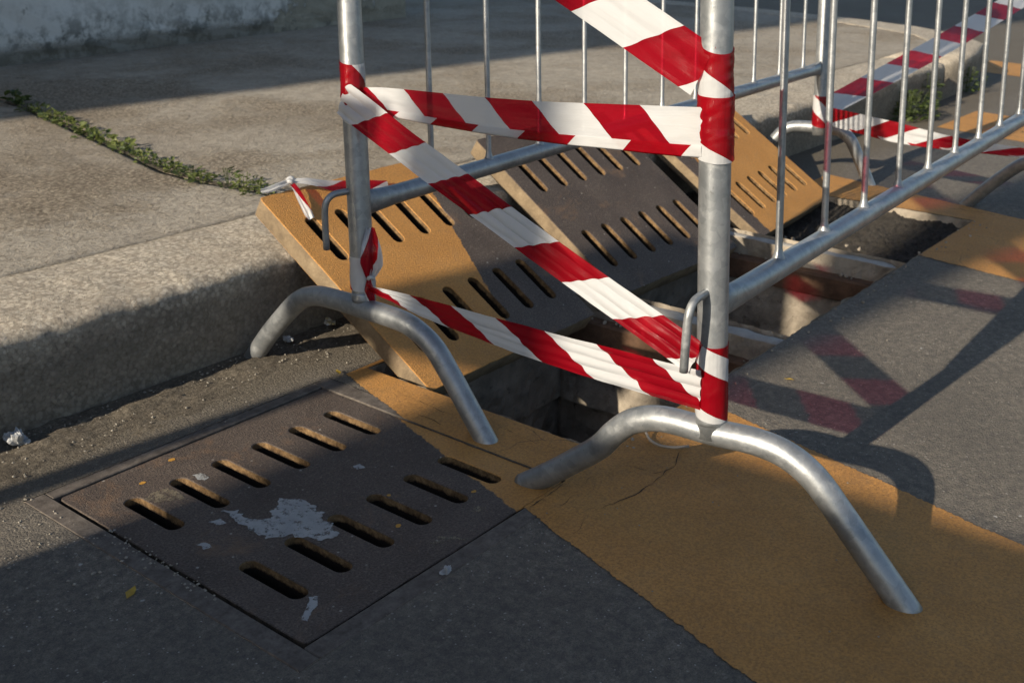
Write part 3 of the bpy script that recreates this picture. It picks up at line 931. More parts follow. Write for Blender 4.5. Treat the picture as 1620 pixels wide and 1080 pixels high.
# dirt in the gutter: uneven trodden silt against the kerb
def gutter():
    nx, ny = 300, 34
    v, f = [], []
    for j in range(ny + 1):
        for i in range(nx + 1):
            x = -1.1 + 3.3 * i / nx
            t = j / ny
            y = 0.868 + (1.10 - 0.868) * t
            prof = math.sin(min(1, t * 1.25) * math.pi * 0.5) ** 1.5
            n1 = noise.fractal(V((x * 6, y * 9, 0)), 0.7, 2, 4)
            n2 = noise.noise(V((x * 60, y * 60, 0)))
            n3 = noise.noise(V((x * 150, y * 150, 3)))
            h = -0.005 + prof * 0.010 - 0.012 * max(0, t - 0.62) / 0.38 + n1 * 0.007 * (0.3 + prof) + max(0, n2) * 0.006 * (0.35 + prof) + n3 * 0.0022
            if x > 0.14 and x < 2.0: h -= 0.0 if t > 0.1 else 0.002
            v.append(V((x, y, h)))
    for j in range(ny):
        for i in range(nx):
            a = j * (nx + 1) + i
            f.append((a, a + 1, a + nx + 2, a + nx + 1))
    m = Mat('gutter_silt')
    n = m.noise(120, 5, 0.75)
    c = m.ramp(n, [(0.28, (0.045, 0.038, 0.03)), (0.5, (0.125, 0.107, 0.082)), (0.72, (0.26, 0.225, 0.175))])
    c = m.mix(m.ramp(m.noise(9, 5), [(0.4, 0.0), (0.7, 0.6)]), c, (0.055, 0.048, 0.04))
    mt = m.done(c, 0.95, m.bump(m.noise(260, 4, 0.75), 0.9, 0.004), 0, 0.15)
    tag(mesh('gutter_dirt', v, f, mt, smooth=True), 'strip of brown grit and dirt along the foot of the kerb', 'dirt', kind='stuff')
gutter()
def gravel():
    rnd = random.Random(3)
    parts = []
    def stone(x, y, z, r):
        base = [(1, 0, 0), (-1, 0, 0), (0, 1, 0), (0, -1, 0), (0, 0, 0.8), (0, 0, -0.8)]
        a = rnd.uniform(0, 6)
        v = []
        for p in base:
            q = V(p) * r * rnd.uniform(0.7, 1.25)
            q = Matrix.Rotation(a, 3, 'Z') @ q
            v.append(q + V((x, y, z + r * 0.35)))
        f = [(0, 2, 4), (2, 1, 4), (1, 3, 4), (3, 0, 4), (2, 0, 5), (1, 2, 5), (3, 1, 5), (0, 3, 5)]
        return v, f
    for _ in range(900):
        x = rnd.uniform(-1.0, 2.1); y = 1.06 - abs(rnd.gauss(0, 0.085))
        if y < 0.84: continue
        parts.append(stone(x, y, 0.002, rnd.uniform(0.0009, 0.0030)))
    for _ in range(120):
        x = rnd.uniform(-0.66, -0.49); y = rnd.gauss(0.70, 0.12)
        parts.append(stone(x, y, 0, rnd.uniform(0.001, 0.003)))
    for _ in range(70):
        t = rnd.random()
        parts.append(stone(-0.475 + rnd.gauss(0, 0.006), 0.45 + 0.25 * t, 0, rnd.uniform(0.001, 0.0026)))
    for _ in range(160):
        x = rnd.uniform(-0.8, 2.2); y = rnd.uniform(-0.6, 0.28)
        parts.append(stone(x, y, 0.003, rnd.uniform(0.0008, 0.0022)))
    for _ in range(120):
        x = rnd.uniform(-0.4, 3.2); y = rnd.uniform(1.1, 2.6)
        parts.append(stone(x, y, KZ + 0.001, rnd.uniform(0.001, 0.003)))
    v, f = merge(parts)
    tag(mesh('loose_grit', v, f, M_PEB), 'loose grit and tiny stones scattered over gutter and road', 'grit', kind='stuff')
gravel()

# ------------------------------------------------------------------ buildings
def building(name, label, outline, h, mat):
    t = empty(name, (outline[0][0], outline[0][1], KZ))
    tag(t, label, 'building')
    o = V((outline[0][0], outline[0][1], KZ))
    n = len(outline)
    v, f = [], []
    for k in range(n):
        a = V((*outline[k], 0)); b = V((*outline[(k + 1) % n], 0))
        L = (b - a).length
        nx = max(2, int(L / 0.12)) if L < 12 else 12
        zs = [-0.05, 0.02, 0.05, 0.08, 0.12, 0.18, 0.25, 0.35, 0.5, 0.8, 1.4, h]
        base = len(v)
        nrm = (b - a).cross(V((0, 0, 1))).normalized()
        for z in zs:
            for i in range(nx + 1):
                p = a.lerp(b, i / nx) + V((0, 0, z + KZ))
                d = noise.fractal(p * 2.5, 0.8, 2, 4) * 0.012
                if z < 0.1 and 0 < i < nx: d += 0.012 * (1 - z / 0.1) + noise.noise(p * 14) * 0.012
                if i in (0, nx): d = 0
                v.append(p + nrm * d - o)
        for j in range(len(zs) - 1):
            for i in range(nx):
                q = base + j * (nx + 1) + i
                f.append((q, q + 1, q + nx + 2, q + nx + 1))
    m = mesh('wall', v, f, mat, t, smooth=False)
    rv = [V((x, y, h + KZ)) - o for x, y in outline] + [V((x, y, h + KZ + 0.15)) - o for x, y in outline]
    c = sum((V((x, y, 0)) for x, y in outline), V()) / n
    rv = []
    for zz in (h - 0.02, h + 0.14):
        for x, y in outline:
            d = V((x, y, 0)) - c
            p = c + d * (1 + 0.12 / d.length)
            rv.append(V((p.x, p.y, zz + KZ)) - o)
    rf = [tuple(range(n))[::-1], tuple(range(n, 2 * n))] + [(k, (k + 1) % n, (k + 1) % n + n, k + n) for k in range(n)]
    mesh('roof', rv, rf, M_MORTAR, t)
    return t
# the walls seen across the pavement
b1 = building('plastered_building', 'white plastered wall with black mould stains behind the pavement', [(3.86, 9.0), (-0.6, 9.0), (-0.6, 3.76), (3.86, 4.29)][::-1], 4.2, M_PLAS)
# the taller neighbour to the left, whose corner shades the back of the pavement
b2 = building('corner_building', 'tall plain house left of the stained plaster wall', [(-4.0, 3.50), (-4.0, 12.0), (-12.0, 12.0), (-12.0, 4.19)][::-1], 8.5, M_PLAS)
_a = math.atan2(3.50 - 4.19, 8.0)
for k in range(3):
    w = bev_box('window', -0.5, 0.5, -0.035, 0.05, 1.1, 2.5, M_WINDOW, b2, 0.005, 1)
    w.location = V((-10.6 + 2.6 * k, 4.19 - 0.08625 * (1.4 + 2.6 * k), KZ)) - b2.location
    w.rotation_euler = (0, 0, _a)

# ------------------------------------------------------------------ crowd barriers
def barrier(name, P, D, U, off, nbar, label, foot_near, foot_far, hook_dir, seed):
    P, D, U = V(P), V(D).normalized(), V(U).normalized()
    S = D.cross(U).normalized()             # sideways, towards the road
    root = empty(name, P - U * (P.z / U.z))
    o0 = root.location.copy()
    tag(root, label, 'crowd barrier', 'steel crowd barriers')
    G = mat_galv(seed)
    loc = lambda p: V(p) - o0
    ztop = 1.02
    LEN = 2.0142
    def up(p, h):                            # walk along U until height h
        return p + U * ((h - p.z) / U.z)
    A, B = P, P + D * LEN
    for q in (A, B):
        n = 30
        base = up(q, 0.158 if q is A else 0.158)
        top = up(q, ztop)
        tube('post', [loc(base.lerp(top, k / n)) for k in range(n + 1)], 0.0198, G, root, 24)
    # rails; the bottom one is flattened where it meets the posts
    def rail(h0, h1):
        pts, sc = [], []
        a, b = up(A, h0), up(B, h1)
        n = 48
        for k in range(n + 1):
            t = k / n
            pts.append(loc(a.lerp(b, t)))
            e = min(t, 1 - t) * LEN
            s = max(0.0, 1 - e / 0.10) ** 1.5
            sc.append((1 + 0.42 * s, 1 - 0.55 * s))
        tube('rail', pts, 0.0165, G, root, 20, up=tuple(U), scales=sc)
    rail(P.z, (P + D * LEN).z)
    rail(ztop, ztop)
    for i in range(nbar):
        q = P + D * (off + 0.1677 * i)
        b0 = q + U * 0.011
        b1_ = up(q, ztop)
        n = 12
        pts = [b0, b0 + U * 0.004, b0 + U * 0.010, b0 + U * 0.018] + [b0.lerp(b1_, k / n) for k in range(1, n + 1)]
        rr = [0.0105, 0.0095, 0.0066, 0.0053] + [0.0052] * n
        tube('bar', [loc(p) for p in pts], rr, G, root, 10)
    # feet: bent tubes through profile points (t along the foot, z)
    for (e1, e2, prof) in (foot_near, foot_far):
        e1, e2 = V(e1), V(e2)
        d = (e2 - e1).normalized()
        pts = catmull([loc(e1 + d * t + V((0, 0, z))) for t, z in prof], 7)
        n = len(pts)
        r = []
        for i in range(n):
            t = i / (n - 1)
            r.append(0.0182)
        tube('foot', pts, r, G, root, 22)
    # collar weld between post and foot, and hooks on the near post
    for q in (A, B):
        w0 = up(q, 0.166); 
        wv = []
        pts = [loc(up(q, 0.177)), loc(up(q, 0.182)), loc(up(q, 0.188)), loc(up(q, 0.193))]
        tube('weld_collar', pts, [0.0207, 0.0212, 0.0206, 0.0200], G, root, 24)
    hd = V(hook_dir)
    for zc in (P.z + 0.024, 0.86):
        h0 = up(P, zc) + hd * 0.008
        hk = [h0 - hd * 0.004, h0 + hd * 0.018, h0 + hd * 0.036 + V((0, 0, -0.002)), h0 + hd * 0.047 + V((0, 0, -0.010)), h0 + hd * 0.052 + V((0, 0, -0.024)), h0 + hd * 0.053 + V((0, 0, -0.055)), h0 + hd * 0.053 + V((0, 0, -0.094))]
        ho = tube('hook', [loc(p) for p in catmull(hk, 5)], 0.0056, G, root, 12)
    # eyelets at the far end that take the next barrier's hooks
    for zc in (P.z + 0.05, 0.82):
        e0 = up(B, zc)
        ring = [loc(e0 + D * (0.03 + 0.018 * math.cos(a)) + S * (0.018 * math.sin(a))) for a in [2 * math.pi * k / 16 for k in range(17)]]
        tube('eyelet', ring, 0.005, G, root, 8)
    return root
profA = [(-0.012, -0.012), (0.02, 0.026), (0.058, 0.069), (0.116, 0.126), (0.150, 0.151), (0.190, 0.164), (0.25, 0.167), (0.302, 0.166), (0.37, 0.165), (0.413, 0.159), (0.458, 0.136), (0.495, 0.095), (0.535, 0.044), (0.580, -0.014)]
profB = [(-0.016, -0.010), (0.03, 0.024), (0.07, 0.056), (0.112, 0.092), (0.136, 0.122), (0.165, 0.148), (0.21, 0.163), (0.281, 0.164), (0.340, 0.167), (0.385, 0.160), (0.424, 0.138), (0.461, 0.100), (0.507, 0.050), (0.566, -0.014)]
barrier('crowd_barrier', (0.0917, 0.7661, 0.3399), (0.99919, 0.0391, 0.00925), (0.0887, 0.1044, 0.9906), 0.1896, 11,
        'galvanised crowd barrier standing nearer the kerb, left post in front of the half yellow cover',
        ((0.066, 1.045, 0), (0.077, 0.477, 0), profA), ((2.10, 1.055, 0), (2.215, 0.690, 0), [(t * 0.668, z) for t, z in profA]), (-0.95, 0.35, 0), 1.0)
barrier('crowd_barrier', (0.0431, 0.0676, 0.3329), (0.99913, 0.0390, 0.01444), (0.0309, 0.0880, 0.9956), 0.2009, 11,
        'galvanised crowd barrier standing on the road side, right post nearest the camera',
        ((0.014, 0.331, 0), (0.062, -0.229, 0), profB), ((2.165, 0.372, 0), (2.04, -0.18, 0), [(t * 1.0, z) for t, z in profA]), (-1.0, 0.0, 0), 4.0)

# ------------------------------------------------------------------ barrier tape
TW = 0.072
def fold_profile(m, pleats, amp, phase, lap):
    """cross section of the film: list of (across 0..1, out, v) ; lap = share folded back over the lower edge"""
    out = []
    for k in range(m + 1):
        v = k / m
        if lap and v > 1 - lap:
            a = (1 - lap) - (v - (1 - lap)) * 0.98
            b = 0.0016
        else:
            a = v
            b = 0.0
        a = a / (1 - lap) if lap else a
        q = 2 * math.pi * pleats * v + phase + 1.5 * noise.noise(V((v * 3.1, phase, 0)))
        g = 0.45 + 1.1 * abs(noise.noise(V((v * 4.3, phase * 0.7, 7))))
        a += amp * 0.05 * g * math.sin(q)
        b += amp * 0.0026 * g * math.cos(q)
        out.append((a, b, v))
    return out
def ribbon(name, path, widths, across, label, cat='barrier tape', group='red and white barrier tape', period=0.15, slant=1.0, phase=0.0,
           pleats=3.3, amp=1.0, lap=0.0, flip=False, seed=0, n=90, m=40, u0=0.0, twist=None, parent=None, cat_on=True):
    """tape along path (points), across = side direction(s), widths list interpolated along"""
    P = catmull(path, max(4, n // max(1, len(path) - 1)))
    n = len(P)
    def interp(lst, t):
        if not isinstance(lst, (list, tuple)): return lst
        q = t * (len(lst) - 1); i = min(int(q), len(lst) - 2); f = q - i
        return lst[i] * (1 - f) + lst[i + 1] * f
    verts, faces, uvs = [], [], []
    L = 0
    for i, p in enumerate(P):
        t = i / (n - 1)
        if i: L += (p - P[i - 1]).length
        T = (P[min(i + 1, n - 1)] - P[max(i - 1, 0)]).normalized()
        A = interp([V(a) for a in across], t) if isinstance(across, list) else V(across)
        A = (A - T * A.dot(T)).normalized()
        N = T.cross(A)
        if flip: N = -N
        w = interp(widths, t)
        am = amp * (0.45 + 0.55 * min(1, abs(noise.noise(V((t * 3, seed, 0)))) * 2 + max(0, 1 - min(t, 1 - t) * 5)))
        ph = seed + 1.6 * noise.noise(V((t * 2.2, seed * 3.3, 1)))
        for (a, b, v) in fold_profile(m, pleats, am, ph, lap):
            rp = 0.0012 * noise.noise(V((L * 40, v * 6 + seed, seed))) + 0.0022 * noise.noise(V((L * 9, v * 3, seed + 5)))
            verts.append(p + A * ((0.5 - a) * w) + N * (b + rp))
            uvs.append((L + u0, v * TW))
    for i in range(n - 1):
        for k in range(m):
            a = i * (m + 1) + k
            faces.append((a, a + 1, a + m + 2, a + m + 1))
    o = mesh(name, verts, faces, mat_tape(period, slant, phase), parent, smooth=True, uvs=uvs)
    if cat_on:
        tag(o, label, cat, group)
    return o
def sleeve(name, P, U, z0, z1, r, label, period, slant, phase, seed, parent=None, skew=0.0, duty=0.5):
    """tape wound flat round a post between heights z0 and z1"""
    P, U = V(P), V(U).normalized()
    X = (V((1, 0, 0)) - U * U.x).normalized(); Y = U.cross(X)
    nz, na = 26, 48
    v, f, uv = [], [], []
    for j in range(nz + 1):
        for i in range(na + 1):
            a = 2 * math.pi * i / na
            ee = skew * math.sin(a + 0.6)
            z = z0 + (z1 - z0) * j / nz + ee * (0.6 if j else 1.0)
            q = P + U * ((z - P.z) / U.z)
            rr = r + 0.0008 * noise.noise(V((math.cos(a) * 3, math.sin(a) * 3, z * 60 + seed))) + 0.0008 * noise.noise(V((math.cos(a) * 1.5, math.sin(a) * 1.5 + z * 150, seed)))
            rr += 0.0006 * (1 if (z - z0) / (z1 - z0) < 0.45 else 0)
            v.append(q + (X * math.cos(a) + Y * math.sin(a)) * rr)
            uv.append((z, a * r))
    for j in range(nz):
        for i in range(na):
            k = j * (na + 1) + i
            f.append((k, k + 1, k + na + 2, k + na + 1))
    o = mesh(name, v, f, mat_tape(period, slant, phase, duty), parent, smooth=True, uvs=uv)
    return tag(o, label, 'tape wrap', 'tape wound round the barrier posts')

PB, UB = V((0.0431, 0.0676, 0.3329)), V((0.0309, 0.0880, 0.9956))
PA, UA = V((0.0917, 0.7661, 0.3399)), V((0.0887, 0.1044, 0.9906))
pB = lambda z: PB + UB * ((z - PB.z) / UB.z)
pA = lambda z: PA + UA * ((z - PA.z) / UA.z)
FR = V((-0.0215, 0, 0))
# wraps round the posts
sleeve('tape_wrap', PB, UB, 0.524, 0.600, 0.0226, 'red tape wound round the right post at the level of the horizontal band', 0.20, 0.55, 0.61, 1, skew=0.006)
sleeve('tape_wrap', PB, UB, 0.588, 0.656, 0.0207, 'slanting red and white tape wound round the right post just above the horizontal band', 0.15, 0.7, 0.03, 5, skew=0.016)
sleeve('tape_wrap', PB, UB, 0.188, 0.288, 0.0208, 'red and white tape wound round the foot of the right post', 0.086, 0.5, 0.66, 2, skew=0.006, duty=0.36)
sleeve('tape_wrap', PA, UA, 0.482, 0.572, 0.0207, 'red and white tape wound round the upper left post', 0.16, 1.0, 0.96, 3, skew=0.012)
sleeve('tape_wrap', PA, UA, 0.200, 0.256, 0.0210, 'white tape with a red streak wound round the foot of the left post', 0.19, 1.0, 0.62, 4, skew=0.004)
# upper horizontal band
a = pA(0.512) + V((0.004, -0.020, 0)); b = pB(0.556) + V((-0.0215, 0.006, 0))
mid = a.lerp(b, 0.5) + V((-0.004, 0, -0.006))
ribbon('barrier_tape', [a, a.lerp(b, 0.12) + V((0, 0, -0.001)), mid, a.lerp(b, 0.85) + V((0, 0, -0.003)), b], [0.040, 0.046, 0.055, 0.060, 0.062], (0.03, 0.09, 1.0),
       'wide horizontal red and white band stretched between the two near posts', period=0.19, slant=-1.15, phase=0.95, pleats=1.6, amp=0.35, lap=0.20, seed=2)
# diagonal band, from the upper left post down to the foot of the right post
a = pA(0.515) + V((-0.021, 0.006, 0.0)); b = pB(0.268) + V((-0.0225, 0.012, 0))
ribbon('barrier_tape', [a, a.lerp(b, 0.3) + V((-0.002, 0, -0.003)), a.lerp(b, 0.65) + V((-0.002, 0, -0.003)), b], [0.056, 0.053, 0.047, 0.046], (0.2, 0.6, 1.0),
       'long red and white band running diagonally down to the foot of the right post', period=0.195, slant=0.9, phase=0.95, pleats=3.2, amp=0.85, seed=4)
# lower band, twisted thin at the left post
a = pA(0.206) + V((-0.010, -0.020, 0)); b = pB(0.227) + V((-0.0225, 0.004, 0))
ribbon('barrier_tape', [a, a.lerp(b, 0.2) + V((-0.002, 0, -0.003)), a.lerp(b, 0.6) + V((-0.002, 0, -0.006)), b], [0.010, 0.022, 0.036, 0.048, 0.053, 0.055], (0.03, 0.09, 1.0),
       'lowest red and white band, knotted thin at the left post', period=0.195, slant=-1.3, phase=0.936, pleats=3.6, amp=0.75, seed=6)
# band rising from the right post out of the picture to the top of the left post
a = pA(0.945) + V((-0.021, -0.002, 0)); b = pB(0.628) + V((-0.0215, 0.006, 0))
ribbon('barrier_tape', [a, a.lerp(b, 0.4) + V((-0.003, 0, -0.004)), b], [0.064, 0.066, 0.064], (0.2, 0.6, 1.0),
       'broad red and white band climbing from the right post out at the top', period=0.195, slant=0.9, phase=0.67, pleats=2.1, amp=0.4, seed=9)
# loose ends hanging at the left post
k = pA(0.222) + V((-0.008, -0.024, 0))
def tail(pts, w, label, ph, sd, across=(0.75, -0.65, 0.1)):
    return ribbon('tape_end', pts, w, across, label, 'tape end', 'loose tape ends', phase=ph, pleats=1.5, amp=1.0, seed=sd, n=40, m=14)
t0 = pA(0.305) + V((0.0, -0.023, 0))
tail([k, k + V((-0.006, -0.006, 0.03)), k + V((-0.002, -0.004, 0.058)), t0], [0.008, 0.026, 0.022, 0.010], 'white loop of tape hanging down the left post below the rail', 0.25, 11)
tail([k + V((0.004, -0.004, 0)), k + V((0.006, -0.014, 0.026)), k + V((0.006, -0.012, 0.055)), t0 + V((0.005, 0, 0))], [0.007, 0.020, 0.018, 0.008], 'red loop of tape hanging down the left post below the rail', 0.0, 12)
tail([k, k + V((-0.003, -0.003, -0.02)), k + V((0.000, -0.004, -0.045))], [0.008, 0.018, 0.012], 'short white and red tape end under the knot on the left post', 0.4, 13)
tube_k = [k + V((0, -0.004, 0.003)) + V((math.cos(q) * 0.004, math.sin(q) * 0.004, math.sin(q * 2) * 0.002)) for q in [2 * math.pi * i / 12 for i in range(13)]]
tag(tube('tape_knot', tube_k, 0.0032, mat_tape(0.5, 0, 0.0), None, 8), 'small white tape knot on the left post', 'knot')
# far tapes
FA = V((2.104, 0.845, 0.3586))
pF = lambda z: FA + UA * ((z - FA.z) / UA.z)
sleeve('tape_wrap', FA, UA, 0.188, 0.278, 0.0215, 'red and white tape wound round the foot of the far barrier post', 0.095, 0.9, 0.05, 6, skew=0.008)
a = pF(0.244) + V((0.0, -0.021, 0)); b = V((4.0, 0.745, 0.512))
ribbon('barrier_tape', [a, a.lerp(b, 0.5) + V((0, 0, -0.012)), b], [0.062, 0.078, 0.082], (0.0, 0.75, 0.75),
       'far red and white band rising past the kerb to the upper right corner', period=0.40, slant=-2.2, phase=0.30, pleats=1.2, amp=0.2, seed=15)
a = pF(0.218) + V((0.0, -0.021, 0)); b = V((2.04, 0.135, 0.195))
ribbon('barrier_tape', [a, a.lerp(b, 0.5) + V((-0.01, 0, -0.012)), b], [0.055, 0.060, 0.034, 0.022], (0.0, 0.1, 1.0),
       'far low red and white band between the far barrier feet', period=0.19, slant=1.7, phase=0.42, pleats=1.5, amp=0.4, lap=0.12, seed=17)
# torn piece of tape knotted and dropped on the leaning cover
C2 = c2.matrix_world
def on2(x, y, z): return C2 @ V((x - LX / 2, y - LY / 2, z))
nz = (C2.to_3x3() @ V((0, 0, 1))).normalized()
sc = empty('torn_tape', on2(0.083, 0.548, 0.006))
tag(sc, 'torn knotted scrap of tape lying on the upper edge of the half yellow cover', 'tape scrap')
sc_o = sc.location.copy()
def scrap(pts, w, ph, sd, per=0.15):
    ribbon('tape_strip', [on2(*p) - sc_o for p in pts], w, tuple(C2.to_3x3() @ V((0.1, 1, 0.35))), '', phase=ph, pleats=1.4, amp=0.7, seed=sd, n=40, m=12, parent=sc, cat_on=False, period=per)
scrap([(0.083, 0.548, 0.014), (0.055, 0.545, 0.012), (0.028, 0.545, 0.006), (0.012, 0.548, 0.003)], [0.010, 0.013, 0.010], 0.0, 21, 0.3)
scrap([(0.083, 0.548, 0.014), (0.115, 0.53, 0.020), (0.16, 0.513, 0.012), (0.215, 0.500, 0.007), (0.27, 0.488, 0.006), (0.305, 0.482, 0.004)], [0.009, 0.018, 0.028, 0.028, 0.022], 0.98, 22, 0.24)
def scrapv(pts, w, ph, sd, per):
    ribbon('tape_strip', [on2(*p) - sc_o for p in pts], w, tuple(C2.to_3x3() @ V((1, 0.2, 0.5))), '', phase=ph, pleats=1.4, amp=0.8, seed=sd, n=40, m=12, parent=sc, cat_on=False, period=per)
scrapv([(0.083, 0.548, 0.013), (0.078, 0.52, 0.014), (0.070, 0.49, 0.012), (0.066, 0.462, 0.006), (0.065, 0.45, 0.003)], [0.008, 0.014, 0.017, 0.014], 0.47, 23, 0.16)
kn = [on2(0.083 + 0.006 * math.cos(q), 0.548 + 0.006 * math.sin(q), 0.014 + 0.003 * math.sin(2 * q)) - sc_o for q in [2 * math.pi * i / 12 for i in range(13)]]
tube('knot', kn, 0.0045, mat_tape(0.5, 0, 0.0), sc, 8)

# ------------------------------------------------------------------ weeds
def weed_mesh(rnd, n, r, hgt, leaf, long=1.4):
    v, f = [], []
    for _ in range(n):
        a = rnd.uniform(0, 2 * math.pi); q = r * math.sqrt(rnd.random())
        x, y = q * math.cos(a), q * math.sin(a)
        z = rnd.uniform(0.002, hgt) * (1 - 0.5 * q / r)
        s = leaf * rnd.uniform(0.6, 1.3)
        d = V((math.cos(a + rnd.gauss(0, 0.7)), math.sin(a + rnd.gauss(0, 0.7)), rnd.uniform(-0.2, 0.8))).normalized()
        sd = d.cross(V((rnd.gauss(0, 0.5), rnd.gauss(0, 0.5), 1))).normalized()
        up = sd.cross(d)
        p = V((x, y, z))
        o = len(v)
        w = s * 0.45; L = s * long
        v += [p, p + d * L * 0.35 + sd * w + up * 0.1 * s, p + d * L * 0.75 + sd * w * 0.75, p + d * L - up * 0.25 * s, p + d * L * 0.75 - sd * w * 0.75, p + d * L * 0.35 - sd * w + up * 0.1 * s, p + d * L * 0.5 - up * 0.12 * s]
        f += [(o, o + 1, o + 6), (o + 1, o + 2, o + 6), (o + 2, o + 3, o + 6), (o + 3, o + 4, o + 6), (o + 4, o + 5, o + 6), (o + 5, o, o + 6)]
    return v, f
def weed(x, y, z, n, r, h, leaf, label, mat, seed, group=None, long=1.4):
    rnd = random.Random(seed)
    t = empty('weed', (x, y, z))
    tag(t, label, 'weed', group)
    v, f = weed_mesh(rnd, n, r, h, leaf, long)
    mesh('leaves', v, f, mat, t, smooth=False)
    st = []
    for _ in range(max(3, n // 14)):
        a = rnd.uniform(0, 6.28); q = r * 0.6 * rnd.random()
        st.append(sweep([(q * 0.3 * math.cos(a), q * 0.3 * math.sin(a), -0.004), (q * 0.7 * math.cos(a), q * 0.7 * math.sin(a), h * 0.5), (q * math.cos(a), q * math.sin(a), h * 0.9)], 0.0009, 5))
    v, f = merge(st)
    mesh('stems', v, f, mat, t)
    return t
rw = random.Random(11)
y = 1.50
i = 0
while y < 2.95:
    if y < 1.75: n, r, h, lf = 80, 0.048, 0.034, 0.009
    elif y < 2.1: n, r, h, lf = 44, 0.034, 0.026, 0.010
    elif y < 2.6: n, r, h, lf = 26, 0.032, 0.026, 0.016
    else: n, r, h, lf = 36, 0.036, 0.028, 0.012
    if i == 0:
        lab, g = 'bushy green weed at the kerb end of the pavement joint, touching the leaning cover', None
    else:
        lab, g = 'low green weed growing in the long pavement joint', 'weeds along the pavement joint'
    n = int(n * rw.uniform(0.5, 1.1)); r *= 0.78
    weed(jx(y) + rw.gauss(0, 0.008), y, KZ, n, r * rw.uniform(0.8, 1.2), h * rw.uniform(0.8, 1.4), lf, lab, M_LEAF if rw.random() < 0.75 else M_LEAFD, 40 + i, g)
    y += rw.uniform(0.05, 0.085); i += 1
weed(jx(3.12), 3.10, KZ, 30, 0.04, 0.04, 0.022, 'dark green weed in the shaded far end of the pavement joint', M_LEAFD, 90)
weed(3.46, 1.03, 0.0, 420, 0.11, 0.125, 0.012, 'bushy dark green weed at the foot of the far kerb', M_LEAFD, 91, None, 2.0)
weed(3.74, 1.05, 0.02, 110, 0.05, 0.15, 0.011, 'smaller upright weed beside the bushy one at the far kerb', M_LEAFD, 92, None, 2.2)
weed(4.35, 1.08, 0.0, 140, 0.07, 0.13, 0.012, 'farthest weed near the end of the far kerb', M_LEAFD, 93, None, 2.0)
weed(3.28, 2.05, KZ, 40, 0.05, 0.03, 0.016, 'flat tuft of weed out on the far pavement', M_LEAFD, 94)

# ------------------------------------------------------------------ litter
def crumple(name, loc, size, mat, label, cat, seed, flat=0.5):
    bm = bmesh.new()
    bmesh.ops.create_icosphere(bm, subdivisions=4, radius=0.5)
    for v in bm.verts:
        p = v.co.copy()
        r = 1.0 + 0.75 * noise.noise(p * 2.2 + V((seed, 0, 0))) - 0.55 * abs(noise.noise(p * 4.5 + V((0, seed, 0)))) - 0.3 * abs(noise.noise(p * 10 + V((seed, seed, 0))))
        v.co = V((p.x * r, p.y * r * 0.75, max(0.0, (p.z + 0.28)) * r * 0.9 * flat)) * size
    o = bm_obj(name, bm, mat)
    o.location = loc
    o.rotation_euler = (0, 0, seed)
    return tag(o, label, cat)
crumple('crumpled_paper', (-0.415, 1.035, 0.003), 0.044, M_PAPER, 'crumpled whitish paper lying at the foot of the kerb on the left', 'litter', 2.2, 0.9)
crumple('paper_scrap', (0.150, 1.046, 0.006), 0.024, M_PAPER, 'small torn white paper behind the left foot of the barrier', 'litter', 4.4, 0.6)
crumple('sweet_wrapper', (0.262, 1.048, 0.010), 0.030, mat_simple('wrapper', (0.45, 0.33, 0.05), (0.35, 0.42, 0.55), 60, 0.35, 0.2), 'small yellow and blue sweet wrapper in the shaded gutter', 'litter', 1.0, 0.5)
crumple('plastic_scrap', (-0.251, 0.268, 0.001), 0.017, M_PAPER, 'tiny pale plastic scrap on the asphalt beside the lying cover', 'litter', 3.3, 0.8)
def fallen_leaf(loc, s, label, mat, rz):
    v = [(0, 0, 0), (0.35, 0.22, 0.10), (0.75, 0.16, 0.04), (1, 0, 0.12), (0.75, -0.16, 0.06), (0.35, -0.22, 0.08), (0.5, 0, 0.0)]
    f = [(0, 1, 6), (1, 2, 6), (2, 3, 6), (3, 4, 6), (4, 5, 6), (5, 0, 6)]
    o = mesh('fallen_leaf', [V(p) * s for p in v], f, mat)
    o.location = loc; o.rotation_euler = (0.1, 0.05, rz)
    return tag(o, label, 'leaf')
fallen_leaf((-0.548, 0.535, 0.002), 0.026, 'yellow fallen leaf on the shaded asphalt at lower left', M_YLEAF, 0.6)
fallen_leaf((0.623, 0.193, 0.003), 0.020, 'tiny yellow leaf on the sunlit road behind the right post', M_YLEAF, 2.0)
fallen_leaf((0.10, 0.845, 0.006), 0.022, 'brown yellow leaf at the corner of the drain opening', M_YLEAF, 1.1)
wire = catmull([(0.262, 0.292, 0.05), (0.247, 0.277, 0.012), (0.231, 0.250, 0.007), (0.237, 0.224, 0.006), (0.257, 0.202, 0.007)], 8)
tag(tube('wire_loop', wire, 0.0022, M_WIRE, None, 8), 'thin pale wire loop hanging under the foot of the right barrier', 'wire')

